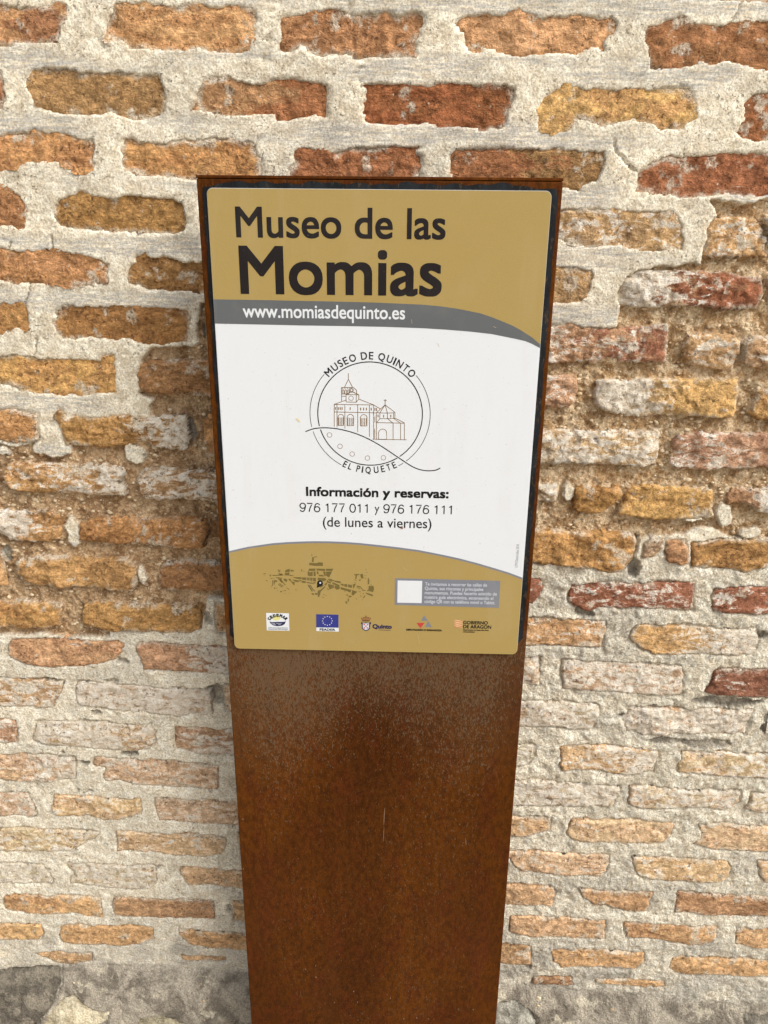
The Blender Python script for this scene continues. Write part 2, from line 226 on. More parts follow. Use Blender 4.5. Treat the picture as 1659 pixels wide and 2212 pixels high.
# mode l = mortar laps over the brick, p = brick stands proud of eroded mortar, f = about flush
BR = r'''
A l 205,146,98 168,108,76 .0 0 0|-60,20 0,20 100,30 190,35 240,22 270,35 275,75 255,110 255,150 240,185 150,190 60,185 0,192 -60,190
A l 206,154,104 196,136,88 .05 0 0|500,10 540,15 620,12 700,25 760,35 850,25 950,30 1040,35 1085,45 1100,80 1095,130 1080,180 1075,215 1010,228 940,225 850,208 790,205 740,215 680,212 600,208 555,200 530,180 490,182 455,170 455,110 465,65 485,55
A l 184,124,84 172,112,74 .0 0 0|1215,80 1280,70 1330,75 1340,45 1390,55 1400,38 1460,40 1510,65 1560,55 1659,55 1720,75 1740,60 1800,52 1830,60 1840,90 1815,125 1800,180 1790,245 1700,245 1600,248 1530,250 1530,235 1430,230 1395,250 1350,235 1320,205 1290,195 1260,225 1210,220 1210,190 1225,140 1210,110
B l 212,156,114 202,144,100 .05 0 0|315,95 340,75 430,60 500,75 580,55 640,80 730,75 850,70 980,72 1010,95 1000,140 960,160 950,190 955,215 900,200 840,235 780,230 700,225 560,238 480,215 440,210 400,235 360,220 350,160 330,125
B l 178,112,72 160,104,66 .0 0 0|1145,110 1200,105 1240,85 1270,70 1310,80 1330,100 1420,105 1480,105 1500,92 1600,95 1720,90 1720,300 1640,298 1590,285 1540,270 1480,258 1440,275 1370,270 1330,285 1240,290 1155,298 1140,240 1150,200 1130,180 1135,140
A l 186,112,74 176,104,66 .0 0 0|-90,300 0,310 10,380 22,430 10,465 0,470 -90,480
A l 176,132,82 166,126,80 .05 0 0|130,305 200,290 280,295 350,310 420,305 450,320 520,308 600,325 680,322 700,370 710,410 715,460 695,505 620,512 560,505 510,495 480,485 440,498 350,498 250,488 190,475 150,450 120,390 118,350
A l 178,128,88 172,100,62 .0 .5 0|850,375 900,345 980,330 1040,355 1100,368 1180,350 1270,338 1330,355 1400,360 1415,400 1405,440 1418,510 1350,495 1280,515 1200,520 1190,490 1120,500 1060,495 1000,500 930,490 870,475 825,485 845,430
A l 168,86,48 154,84,46 .0 0 0|1570,355 1659,355 1760,370 1850,375 1920,372 1960,362 2040,370 2120,365 2200,375 2232,385 2225,430 2190,480 2180,530 2140,550 2090,565 2020,545 1950,548 1890,540 1845,520 1800,535 1700,540 1590,530 1575,490 1580,430
B l 206,162,92 192,142,86 .08 0 0|670,460 690,425 740,390 800,375 880,385 1000,390 1120,380 1230,378 1290,370 1330,400 1350,440 1345,500 1300,540 1200,562 1170,540 1130,520 1080,515 1020,525 950,555 900,520 840,510 820,530 780,565 740,570 700,560 668,550 672,500
B l 168,92,52 150,88,54 .0 0 0|1550,455 1600,410 1659,395 1740,390 1740,600 1600,600 1555,595 1525,570 1555,520 1560,480
A l 198,138,84 184,122,76 .03 0 0|-60,570 0,580 60,575 140,565 220,580 280,575 340,595 400,600 412,640 395,690 400,720 370,748 320,740 280,715 260,695 200,690 120,695 80,720 0,740 -60,740
A l 204,146,86 194,130,74 .05 0 0|535,600 570,590 600,615 700,615 800,608 880,605 940,600 1010,610 1090,615 1105,650 1118,700 1120,790 1000,800 850,775 720,765 620,755 570,745 540,730 540,690 525,650
A l 176,100,62 164,92,56 .0 0 0|1285,650 1320,640 1380,645 1430,660 1500,645 1580,640 1659,632 1780,640 1800,645 1812,690 1805,760 1800,830 1260,830 1250,720 1290,705 1280,680
B l 170,100,62 160,118,72 .0 .6 0|285,680 310,645 400,645 500,640 600,640 700,650 790,650 870,655 950,655 955,690 935,740 920,770 870,800 840,825 780,815 600,810 310,800 295,740
B l 172,96,64 156,84,56 .12 0 0|1100,740 1140,710 1190,685 1240,675 1330,678 1430,668 1540,670 1659,662 1740,660 1740,848 1480,835 1400,850 1280,855 1260,840 1160,835 1090,830
C l 182,124,80 172,112,72 .0 0 0|-90,70 0,75 60,95 120,130 165,190 160,280 155,375 110,365 50,340 0,335 -90,330
C l 170,122,60 160,114,58 .02 0 0|370,250 390,200 410,160 470,130 560,115 640,135 690,155 760,165 800,165 850,135 930,135 1030,145 1110,155 1190,155 1255,190 1265,260 1280,330 1265,390 1200,405 1130,390 1060,395 970,395 880,385 780,385 680,380 590,370 480,350 400,330 372,295
C l 192,130,86 178,120,72 .0 0 0|-90,490 0,500 60,515 120,535 180,520 240,525 310,515 400,525 470,530 560,555 640,560 700,585 755,605 730,640 745,690 745,745 650,740 560,755 440,755 360,745 260,735 200,745 100,730 0,720 -90,715
C l 164,116,62 154,106,56 .0 0 0|935,550 1000,548 1070,560 1120,550 1200,575 1260,600 1400,605 1600,610 1600,825 1400,810 1300,805 1200,805 1060,795 990,775 920,750 880,730 890,640 930,600
C l 178,126,68 168,114,62 .0 0 0|-90,870 0,878 60,885 150,890 185,930 190,1000 195,1060 130,1055 60,1065 0,1090 -90,1100
C l 170,116,60 160,106,54 .02 0 0|370,935 410,910 500,900 600,905 720,912 800,905 900,910 1000,912 1080,920 1200,920 1300,930 1310,1000 1300,1060 1290,1150 1150,1165 1050,1165 960,1150 900,1130 830,1130 780,1135 700,1120 600,1115 500,1120 420,1110 395,1060 375,1010
C l 204,154,80 190,136,74 .05 0 0|-90,1250 0,1250 80,1240 180,1245 300,1265 420,1270 560,1270 680,1275 720,1245 785,1245 795,1310 795,1382 795,1487 700,1502 600,1512 500,1507 400,1507 300,1502 200,1487 120,1462 60,1437 -90,1437
D p 172,122,78 162,112,72 .05 0 0|960,20 1100,0 1250,0 1600,-10 1600,262 1300,250 1150,235 1000,230 965,190 940,110
D f 200,144,88 188,130,78 .04 0 0|-90,350 0,350 100,345 200,355 255,370 260,450 270,550 200,570 100,570 0,560 -90,560
D p 186,136,72 176,126,66 .28 0 .7|370,375 410,345 450,370 460,400 520,385 600,395 720,395 780,380 880,390 1000,395 1150,385 1280,390 1300,450 1305,520 1290,620 1200,625 1100,610 1000,585 900,590 860,600 700,600 600,605 450,595 425,540 415,480 380,430
D p 192,142,84 188,140,92 .56 0 .25|10,780 40,720 100,705 200,710 300,710 400,715 500,720 600,720 700,725 800,735 870,760 865,800 830,850 880,880 880,940 760,935 680,940 580,935 480,930 350,920 200,915 120,910 60,880 20,840
D p 184,140,96 178,136,96 .60 0 0|960,780 1000,750 1100,745 1250,750 1400,765 1600,765 1600,975 1450,970 1330,970 1200,965 1080,970 1010,955 965,920 965,860 950,820
D p 190,140,86 182,130,78 .62 0 -1.2|-90,1035 0,1035 100,1040 200,1035 300,1040 410,1070 440,1085 430,1140 420,1250 330,1260 200,1255 60,1245 10,1210 -90,1210
D p 188,130,76 176,118,66 .16 0 .3|560,1130 620,1100 700,1095 800,1090 1000,1090 1200,1090 1400,1100 1430,1110 1425,1200 1410,1290 1350,1305 1200,1300 1050,1285 950,1275 850,1270 700,1255 600,1250 545,1240 545,1180
D p 150,104,66 140,98,62 .0 0 0|1445,1110 1600,1110 1600,1260 1440,1220
E p 192,144,86 182,134,80 .10 0 0|110,200 100,120 150,90 250,80 400,85 550,90 700,95 850,100 910,150 915,230 905,310 800,315 650,295 520,285 400,290 250,285 170,280 130,250
E p 174,120,76 162,110,70 .06 0 0|1060,180 1100,120 1250,115 1400,120 1600,110 1600,300 1410,320 1250,325 1120,320 1065,290
E p 192,142,78 182,128,70 .04 0 0|-90,380 50,385 150,375 300,385 410,410 415,480 410,550 300,565 200,570 100,560 -90,555
E p 182,134,72 174,126,66 .04 0 0|560,420 620,400 750,395 900,400 1050,405 1200,410 1340,420 1345,500 1340,590 1200,595 1120,600 1000,590 870,580 750,585 650,560 565,545 550,480
E f 206,146,100 190,126,84 .18 0 0|50,690 80,640 200,635 350,630 500,640 650,650 790,650 825,680 815,730 780,770 700,795 600,810 480,825 380,825 260,820 170,800 90,770 55,740
E f 198,138,104 188,126,94 .40 0 .9|905,680 960,655 1100,660 1250,670 1400,685 1640,700 1640,885 1450,875 1300,865 1200,860 1080,850 965,840 940,780
E f 206,160,112 196,146,98 .60 0 0|-90,895 0,895 100,905 250,910 350,915 425,920 430,950 400,1000 365,1050 355,1095 250,1090 100,1090 0,1085 -90,1085
E f 200,164,136 196,158,130 .78 0 0|500,960 520,925 600,920 750,935 900,950 1100,965 1300,980 1410,975 1420,1050 1420,1130 1370,1150 1300,1145 1200,1155 1050,1145 880,1130 750,1115 640,1100 540,1085 505,1060
E f 202,150,124 196,142,116 .50 0 0|-90,1170 60,1170 110,1180 110,1330 -90,1345
E f 214,168,118 206,170,136 .74 0 -.2|250,1190 400,1180 550,1185 700,1200 850,1210 1010,1210 1035,1260 1035,1330 990,1380 880,1396 722,1380 516,1360 340,1344 206,1318 222,1262
E f 196,146,112 192,142,116 .58 0 .3|1170,1220 1300,1225 1450,1240 1640,1240 1640,1418 1500,1412 1380,1410 1260,1385 1180,1375 1165,1300
F f 212,166,124 204,162,136 .56 0 .4|-90,170 0,175 150,170 300,180 475,190 485,250 495,335 400,345 250,350 100,345 0,325 -90,325
F f 204,164,134 196,156,128 .48 0 0|605,195 700,190 850,205 1000,210 1150,225 1300,240 1420,245 1410,320 1415,400 1300,400 1150,390 1000,375 850,360 760,345 680,345 670,300 690,265 640,250 605,240
F f 202,166,142 198,160,134 .52 0 0|-90,420 100,422 185,425 205,480 240,578 100,575 -90,575
F f 212,170,118 206,166,126 .42 0 0|345,435 450,440 600,450 750,460 910,458 920,520 915,550 850,575 770,590 660,595 620,580 560,570 440,575 370,560 340,530
F f 202,168,142 196,162,136 .45 0 0|995,455 1100,460 1300,475 1650,492 1650,638 1450,630 1300,620 1150,605 1030,600 1010,530
F f 216,178,136 210,174,138 .50 0 0|-90,650 150,655 300,660 450,665 590,670 645,680 620,720 550,740 530,770 470,800 380,800 200,805 20,805 -90,800
F f 206,170,128 196,160,122 .42 0 0|755,670 900,675 1050,685 1200,690 1350,700 1465,705 1470,760 1430,815 1330,840 1200,830 1050,815 900,805 755,800
F f 216,186,154 210,180,150 .72 0 0|-90,870 100,875 280,885 310,930 340,985 340,1006 250,1011 100,1011 -90,1001
F f 214,182,154 208,176,148 .70 0 0|430,880 600,885 800,892 1010,890 1015,950 1020,1011 960,1046 860,1051 700,1036 580,1021 460,1006 455,976 480,951 430,921
G f 204,162,122 196,154,116 .34 0 0|1165,40 1190,20 1300,25 1450,38 1660,48 1660,165 1450,150 1330,140 1220,145 1200,110
G f 212,158,94 196,138,82 .06 -.5 0|20,270 30,210 100,195 250,205 400,210 550,210 655,225 655,290 665,345 560,345 480,325 350,330 250,325 100,315 40,300
G f 184,132,88 170,118,80 .04 .5 0|735,215 850,220 1000,230 1150,235 1300,230 1385,235 1395,290 1395,350 1300,355 1150,355 1000,350 850,345 740,340 730,270
G f 186,146,104 180,140,98 .10 0 0|1500,235 1660,245 1660,392 1500,375
G f 214,162,96 202,150,88 .04 0 0|-90,385 100,385 270,390 275,460 250,485 160,495 50,490 -90,485
G f 206,150,88 196,140,80 .06 0 0|380,410 450,395 600,400 800,405 990,405 995,490 900,525 800,530 650,520 520,520 400,515 385,470
G f 200,146,90 190,136,82 .04 0 0|1150,400 1170,425 1300,430 1660,452 1660,562 1450,555 1340,545 1230,520 1180,480 1155,450
G f 196,150,102 186,140,94 .14 0 0|200,575 400,570 590,585 590,635 520,650 440,655 380,640 280,600
G f 188,142,96 180,134,92 .10 0 0|1170,600 1300,600 1460,608 1480,640 1300,635 1180,628
H l 194,156,108 186,150,110 .44 0 0|60,245 330,240 500,240 700,245 850,242 980,245 1020,280 1060,330 1080,400 1075,515 1000,505 880,520 760,510 640,490 480,490 370,490 300,485 240,430 60,420
H p 204,160,110 198,150,100 .46 0 0|1240,370 1280,290 1370,275 1470,275 1580,290 1620,320 1645,420 1659,480 1659,560 1540,560 1400,565 1280,560 1200,560 1215,500 1250,430
H p 200,146,88 188,136,82 .10 0 0|1635,290 1750,280 1750,475 1665,470 1660,400
H l 186,146,98 180,144,104 .36 0 0|60,640 300,640 435,650 440,720 420,800 370,870 300,880 60,890
H p 178,146,116 160,86,62 .58 .45 -.45|625,800 660,740 700,690 750,650 900,645 1050,650 1200,655 1400,665 1520,680 1625,695 1620,800 1600,930 1500,930 1350,925 1200,910 1000,915 850,915 700,910 640,890 625,850
H p 176,128,90 168,118,80 .2 0 0|1650,705 1760,710 1760,925 1645,920
H p 188,140,110 166,98,78 .46 .3 -.2|60,1020 300,1025 430,1045 560,1050 700,1040 850,1030 970,1015 970,1100 975,1180 965,1290 800,1300 600,1295 400,1300 250,1290 60,1300
H p 196,156,112 190,148,106 .50 0 0|1080,1180 1100,1120 1140,1090 1250,1090 1420,1095 1470,1140 1470,1220 1430,1300 1380,1350 1250,1340 1150,1320 1085,1260
H p 186,146,110 178,138,104 .40 0 0|1490,1150 1560,1110 1760,1100 1760,1350 1580,1345 1480,1300
I p 194,150,124 188,140,114 .44 0 0|60,100 340,95 335,200 320,300 280,340 150,330 60,330
I p 198,164,114 202,158,92 .50 .5 -.9|455,200 480,150 530,130 640,140 800,130 950,130 1100,130 1250,125 1400,130 1465,110 1465,250 1455,340 1430,395 1300,400 1150,390 1000,390 850,390 700,390 600,375 500,350 450,310
I p 188,142,82 178,130,74 .10 0 0|1560,280 1600,210 1750,190 1750,420 1590,415 1545,360
I p 198,170,130 194,166,130 .66 0 0|30,480 250,487 450,487 700,487 920,490 915,580 900,650 895,735 750,735 600,730 450,725 250,725 30,720
I p 184,138,116 176,126,106 .46 0 -.3|985,620 1010,560 1060,520 1200,505 1400,505 1750,500 1750,745 1600,745 1450,750 1350,745 1250,765 1150,765 1030,755 975,720
I p 184,164,138 178,158,132 .62 0 0|30,860 215,850 215,930 200,990 30,990
I p 180,130,66 168,116,58 .06 0 0|320,900 380,880 500,870 640,870 650,920 600,980 540,1040 470,1070 370,1060 310,1040
I p 196,152,82 186,140,74 .14 0 0|680,930 740,880 900,870 1050,880 1200,880 1290,900 1285,1000 1280,1100 1150,1105 1000,1105 850,1100 720,1090 600,1075 620,1030 660,980
I p 166,116,82 176,130,100 .44 0 1.6|1370,940 1420,890 1550,890 1750,890 1750,1088 1600,1050 1500,1000 1380,990
I p 190,138,76 178,126,68 .03 0 0|-20,1170 200,1180 400,1190 600,1190 700,1200 755,1240 740,1310 750,1292 730,1364 689,1426 637,1473 565,1468 461,1452 358,1432 203,1421 -20,1401
I p 180,156,128 172,140,116 .4 0 0|790,1270 850,1225 945,1225 940,1300 930,1330 880,1365 800,1364
I p 180,128,92 172,120,86 .14 0 0|955,1240 1080,1235 1105,1300 1110,1400 1040,1410 960,1390 940,1330
I p 180,132,72 168,118,64 .04 0 0|1120,1260 1250,1240 1500,1235 1750,1240 1750,1405 1640,1437 1505,1468 1288,1447 1133,1437
J f 158,90,76 150,84,70 .2 0 0|20,230 140,230 155,280 140,340 90,400 20,400
J f 164,94,76 154,84,66 .46 0 0|320,330 340,270 450,265 600,255 800,255 1000,255 1170,255 1160,340 1160,450 1050,445 900,430 780,430 600,425 500,435 440,450 360,420 320,385
J f 162,92,74 154,84,66 .40 0 -.3|1290,350 1310,300 1400,290 1500,280 1760,300 1760,480 1600,475 1480,470 1380,465 1285,445
J f 204,160,118 198,148,104 .42 0 0|-20,500 200,505 400,510 575,515 570,600 555,690 430,695 300,690 150,680 -20,680
J f 198,154,100 198,164,122 .54 .4 .5|725,620 760,570 800,535 900,540 1050,550 1200,555 1300,565 1450,570 1585,570 1600,640 1590,700 1550,745 1400,750 1280,740 1180,745 1080,745 900,740 850,710 770,670
J f 206,176,152 200,168,144 .66 0 0|-20,760 140,755 140,850 125,945 -20,940
J f 206,166,138 196,150,122 .74 0 0|285,780 340,775 450,785 600,795 800,805 950,815 1090,825 1100,900 1090,990 1060,1015 900,1010 700,1000 560,995 450,980 350,975 280,970 275,900
J f 156,80,64 146,72,56 .30 0 0|1300,850 1340,835 1500,835 1760,840 1760,1038 1500,1025 1350,1015 1230,1000 1270,940
J f 212,182,154 206,170,140 .74 0 0|-40,1050 150,1055 300,1060 450,1065 530,1070 535,1130 510,1180 480,1240 380,1245 250,1225 -40,1220
J p 206,168,136 198,156,122 .82 0 0|680,1180 710,1140 720,1095 850,1095 900,1110 1000,1095 1080,1100 1150,1120 1250,1105 1400,1110 1580,1110 1560,1180 1550,1230 1510,1280 1380,1275 1250,1280 1150,1270 1000,1275 850,1275 710,1275 695,1230
K f 214,190,168 208,182,160 .70 0 0|60,100 200,95 235,115 230,200 200,230 60,240
K f 208,160,104 206,168,124 .60 0 .3|390,110 450,100 600,105 750,120 900,130 990,145 985,200 970,270 900,280 830,290 700,270 560,260 400,260 385,230 400,180
K f 212,176,134 204,166,124 .54 0 .2|1130,140 1250,145 1400,150 1560,160 1790,165 1790,325 1600,310 1450,300 1300,295 1200,285 1110,275 1105,230 1130,190
K f 214,184,160 206,172,146 .74 0 0|20,320 250,318 400,330 600,345 750,355 760,400 720,450 700,480 550,485 400,480 200,480 20,470
K f 212,178,146 204,166,132 .66 0 0|820,355 950,360 1100,370 1250,385 1350,385 1490,395 1490,450 1450,490 1380,510 1300,490 1200,485 1100,490 950,495 860,490 805,460 815,400
K f 212,178,144 204,168,132 .62 0 0|1560,410 1640,400 1790,410 1790,525 1620,515 1520,495 1550,450
K f 204,160,114 196,150,106 .26 0 0|20,540 200,540 338,545 335,620 260,640 200,660 20,665
K f 212,172,134 204,164,126 .38 0 0|455,570 550,560 700,560 850,565 1000,580 1085,580 1080,640 1040,690 1030,705 900,705 800,710 700,700 550,695 480,690 430,650 440,610
K f 214,170,134 208,164,128 .34 0 0|1240,590 1400,590 1550,600 1790,605 1790,758 1560,755 1400,750 1280,735 1205,710 1245,680 1250,640
K f 210,168,136 204,160,126 .36 0 0|20,745 200,750 400,765 550,770 695,775 690,830 670,880 600,905 450,900 300,885 150,870 110,840 80,800
K f 208,170,122 198,156,108 .36 0 0|820,785 950,785 1100,795 1250,810 1410,815 1430,850 1425,900 1390,935 1250,940 1120,940 950,925 870,900 840,860
K f 208,166,124 200,156,114 .30 0 0|1590,810 1790,815 1790,950 1640,940 1610,880
L f 202,154,112 194,146,104 .20 0 0|60,120 300,125 430,135 440,180 415,240 300,245 60,235
L f 196,142,96 184,130,84 .10 0 0|565,140 700,150 850,155 1000,160 985,210 960,270 870,280 800,265 740,240 660,245 640,220 590,190
L f 184,126,84 172,114,74 .12 0 0|1135,155 1300,170 1500,185 1790,197 1790,305 1600,295 1540,308 1400,300 1280,290 1120,280 1130,220
L f 208,160,118 202,152,110 .22 0 0|170,300 350,305 500,310 640,325 725,325 725,380 720,435 600,435 480,425 300,425 165,390
L f 190,130,80 202,148,94 .05 .6 0|835,340 1000,345 1200,355 1375,365 1365,410 1330,450 1280,470 1200,470 1120,455 1040,435 920,435 850,430 830,390
L f 208,156,104 200,148,98 .06 0 0|1480,370 1600,372 1790,375 1790,488 1600,480 1465,465
L f 190,140,94 180,132,86 .06 0 0|20,465 200,460 295,470 295,520 295,580 180,580 20,570
L f 206,150,92 196,142,86 .06 0 0|410,490 550,490 700,495 850,505 950,510 950,560 900,605 800,600 650,595 480,600 420,560
L f 208,154,94 200,146,90 .06 0 0|1105,545 1150,525 1300,540 1500,550 1790,548 1790,655 1600,650 1400,645 1250,645 1130,640 1090,610
L f 180,124,82 172,116,76 .06 0 0|310,655 450,650 530,655 540,695 400,698 300,692
L f 198,148,94 190,140,88 .06 0 0|660,662 800,662 950,672 1070,678 1075,712 900,708 670,694
'''
STONES = r'''
G 204,188,154 228,214,182|240,1060 340,930 400,850 470,790 520,785 560,820 640,850 740,850 730,900 690,920 740,1000 730,1100 240,1100
G 160,148,122 192,180,150|870,1100 890,960 950,890 1100,880 1250,930 1400,1010 1400,1100
G 108,100,88 146,136,118|-90,700 200,672 380,662 405,705 395,780 330,880 240,960 150,1100 -90,1100
L 140,134,120 184,178,162|60,760 200,750 280,790 330,900 330,980 60,980
L 124,116,102 152,144,128|1500,830 1640,840 1790,850 1790,980 1530,980 1495,880
'''
def pts_of(win, s):
    x0, y0, k = WIN[win]
    return [(x0 + float(a) / k, y0 + float(b) / k) for a, b in (p.split(',') for p in s.split())]

# ------------------------------------------------------------------ wall relief fields (x, z in metres -> height out of the wall)
FOOT = unproj([(-400, 2098), (0, 2098), (130, 2085), (240, 2086), (367, 2092), (533, 2100), (800, 2112), (1078, 2126), (1205, 2134), (1330, 2144), (1449, 2158), (1659, 2172), (2050, 2195)], WALL_D)
FOOT[0, 0] = -3; FOOT[-1, 0] = 3
EARTH_L = unproj([(427, 636), (620, 640), (620, 1285), (446, 1288), (433, 1365), (281, 1362), (245, 1369), (242, 1380), (30, 1372), (-80, 1365), (-80, 955), (64, 956), (66, 981), (100, 993), (150, 990), (146, 962), (250, 965), (330, 900), (335, 853), (300, 850), (298, 778), (314, 744), (420, 740), (425, 666)], WALL_D)
EARTH_R = unproj([(1543, 421), (1850, 418), (1850, 1165), (1620, 1165), (1540, 1150), (1480, 1160), (1380, 1160), (1360, 1215), (1010, 1215), (1010, 697), (1328, 702), (1337, 661), (1400, 585), (1512, 568), (1528, 499), (1550, 455)], WALL_D)
BLOBS = [((152, 1144), 0.013, 0.027), ((298, 978), 0.020, 0.014), ((308, 1246), 0.007, 0.016), ((6, 970), 0.010, 0.008), ((1228, 1078), 0.008, 0.016), ((1566, 1112), 0.015, 0.020), ((1618, 1150), 0.018, 0.010), ((1500, 1132), 0.016, 0.005)]
BLOBS = [(unproj(c, WALL_D)[0], a, b) for c, a, b in BLOBS]
CAV = [((1378, 1168), .004, .005, .02), ((182, 1647), .012, .006, .008), ((280, 1630), .018, .005, .008), ((470, 1500), .022, .018, .012), ((265, 1428), .010, .006, .007), ((207, 1541), .009, .004, .006),
       ((168, 1707), .004, .003, .005), ((191, 1711), .006, .003, .005), ((137, 1625), .004, .003, .005), ((244, 1473), .014, .004, .006), ((100, 1467), .016, .004, .007), ((1262, 1325), .016, .010, .012), ((1366, 1226), .011, .016, .014),
       ((1570, 1518), .060, .010, .011), ((1414, 1530), .011, .005, .009), ((1644, 1372), .010, .007, .008), ((1344, 1548), .006, .005, .008), ((1649, 1573), .006, .007, .008), ((1440, 1600), .035, .007, .004), ((1525, 1607), .045, .010, .004),
       ((1130, 1280), .012, .010, .006), ((8, 1200), .008, .014, .010), ((450, 1335), .008, .014, .009), ((104, 1880), .004, .003, .004), ((345, 1873), .006, .003, .004), ((493, 1962), .005, .008, .006), ((1143, 2090), .008, .006, .008), ((310, 985), .003, .004, .006), ((405, 930), .012, .016, .006), ((455, 715), .012, .014, .006)]
CAV = [(unproj(c, WALL_D)[0], a, b, d) for c, a, b, d in CAV]
CRACKS = [('A', '1150,-20 1165,60 1170,110 1145,190 1140,290'), ('A', '1520,-20 1515,60 1530,130 1530,250 1575,255 1540,310 1560,360 1575,440 1580,490'),
          ('A', '990,335 998,420 998,500'), ('A', '1118,505 1122,580 1105,625 1100,650'), ('B', '145,540 135,620 150,640'), ('B', '1560,-10 1540,20 1510,90'),
          ('C', '200,745 190,840 175,890'), ('C', '70,450 55,500'), ('C', '360,420 365,500'), ('F', '1415,835 1430,910'), ('C', '245,1120 238,1240'),
          ('B', '990,600 1000,650 1085,740'), ('B', '320,90 305,180'), ('G', '405,660 430,720 400,800 330,880 180,1020')]
CRACKS = [unproj(pts_of(w, s), WALL_D) for w, s in CRACKS]
def warp(x, z):
    wx = 0.0022 * fbm(x, z, 42, 5, 2) + 0.0025 * fbm(x, z, 150, 9, 3, 0.6)
    wz = 0.0022 * fbm(x, z, 42, 55, 2) + 0.0025 * fbm(x, z, 150, 59, 3, 0.6)
    return x + wx, z + wz
def crack_depth(x, z):
    d = np.full(x.shape, 1.0)
    wx, wz = x + 0.003 * fbm(x, z, 90, 77, 3), z + 0.003 * fbm(x, z, 90, 78, 3)
    for c in CRACKS:
        lo = c.min(0) - 0.01; hi = c.max(0) + 0.01
        m = (x > lo[0]) & (x < hi[0]) & (z > lo[1]) & (z < hi[1])
        if m.any(): d[m] = np.minimum(d[m], line_dist(wx[m], wz[m], c))
    return 0.0045 * smooth(0.0017, 0.0005, d)
def foot_profile(x, z):
    top = np.interp(x, FOOT[:, 0], FOOT[:, 1]) + 0.006 * fbm(x, z * 0, 14, 201, 3)
    d = top - z
    return np.where(d > 0, 0.030 * (1 - np.exp(-np.maximum(d, 0) / 0.03)) + 0.10 * np.maximum(d, 0), 0) + np.where(d > 0, 1, 0) * 0.006 * fbm(x, z, 16, 202, 4), smooth(-0.012, 0.006, d)
def zones(x, z):
    wx = x + 0.006 * fbm(x, z, 45, 301, 4, 0.6) + 0.010 * fbm(x, z, 11, 303, 2); wz = z + 0.006 * fbm(x, z, 45, 311, 4, 0.6) + 0.016 * fbm(x, z, 11, 313, 2)
    eL = smooth(0.0015, -0.0015, poly_sdf(wx, wz, EARTH_L)); eR = smooth(0.0015, -0.0015, poly_sdf(wx, wz, EARTH_R))
    e = np.maximum(eL, eR)
    for c, a, b in BLOBS:
        q = np.sqrt(((wx - c[0]) / a) ** 2 + ((wz - c[1]) / b) ** 2); e = e * smooth(0.93, 1.06, q)
    zl = unproj((200, 1375), WALL_D)[0, 1]; zr = unproj((1500, 1210), WALL_D)[0, 1]
    zb = np.where(x < 0, zl, zr)
    cream = smooth(0.03, -0.03, z - zb + 0.03 * fbm(x, z, 9, 331, 3))
    zc = unproj((300, 2000), WALL_D)[0, 1]
    cem = smooth(0.05, -0.03, z - zc - np.where(x > 0, -0.02, 0.03) + 0.07 * fbm(x, z, 8, 341, 4)) * (0.40 + 0.60 * fbm(x, z, 22, 344, 3))
    cem = np.clip(np.clip(cem, 0, 1) + 0.35 * smooth(0.30, 0.5, fbm(x, z * 1.6, 9, 351, 3)) * cream, 0, 1)
    return e, cream, cem

# pieces: outline polygon in wall coordinates
pieces = []
for ln in BR.strip().splitlines():
    head, body = ln.split('|'); w, mode, ca, cb, wh, gr, wg = head.split()
    P = unproj(pts_of(w, body), WALL_D)
    pieces.append(dict(poly=P, mode=mode, a=tuple(map(float, ca.split(','))), b=tuple(map(float, cb.split(','))), white=float(wh), grad=float(gr), wgrad=float(wg), name='brick', res=0.0024))
for ln in STONES.strip().splitlines():
    head, body = ln.split('|'); w, ca, cb = head.split()
    pieces.append(dict(poly=unproj(pts_of(w, body), WALL_D), mode='l', a=tuple(map(float, ca.split(','))), b=tuple(map(float, cb.split(','))), white=0, grad=0, wgrad=0, name='footing_stone', res=0.0035))
NTRACED = len(pieces)
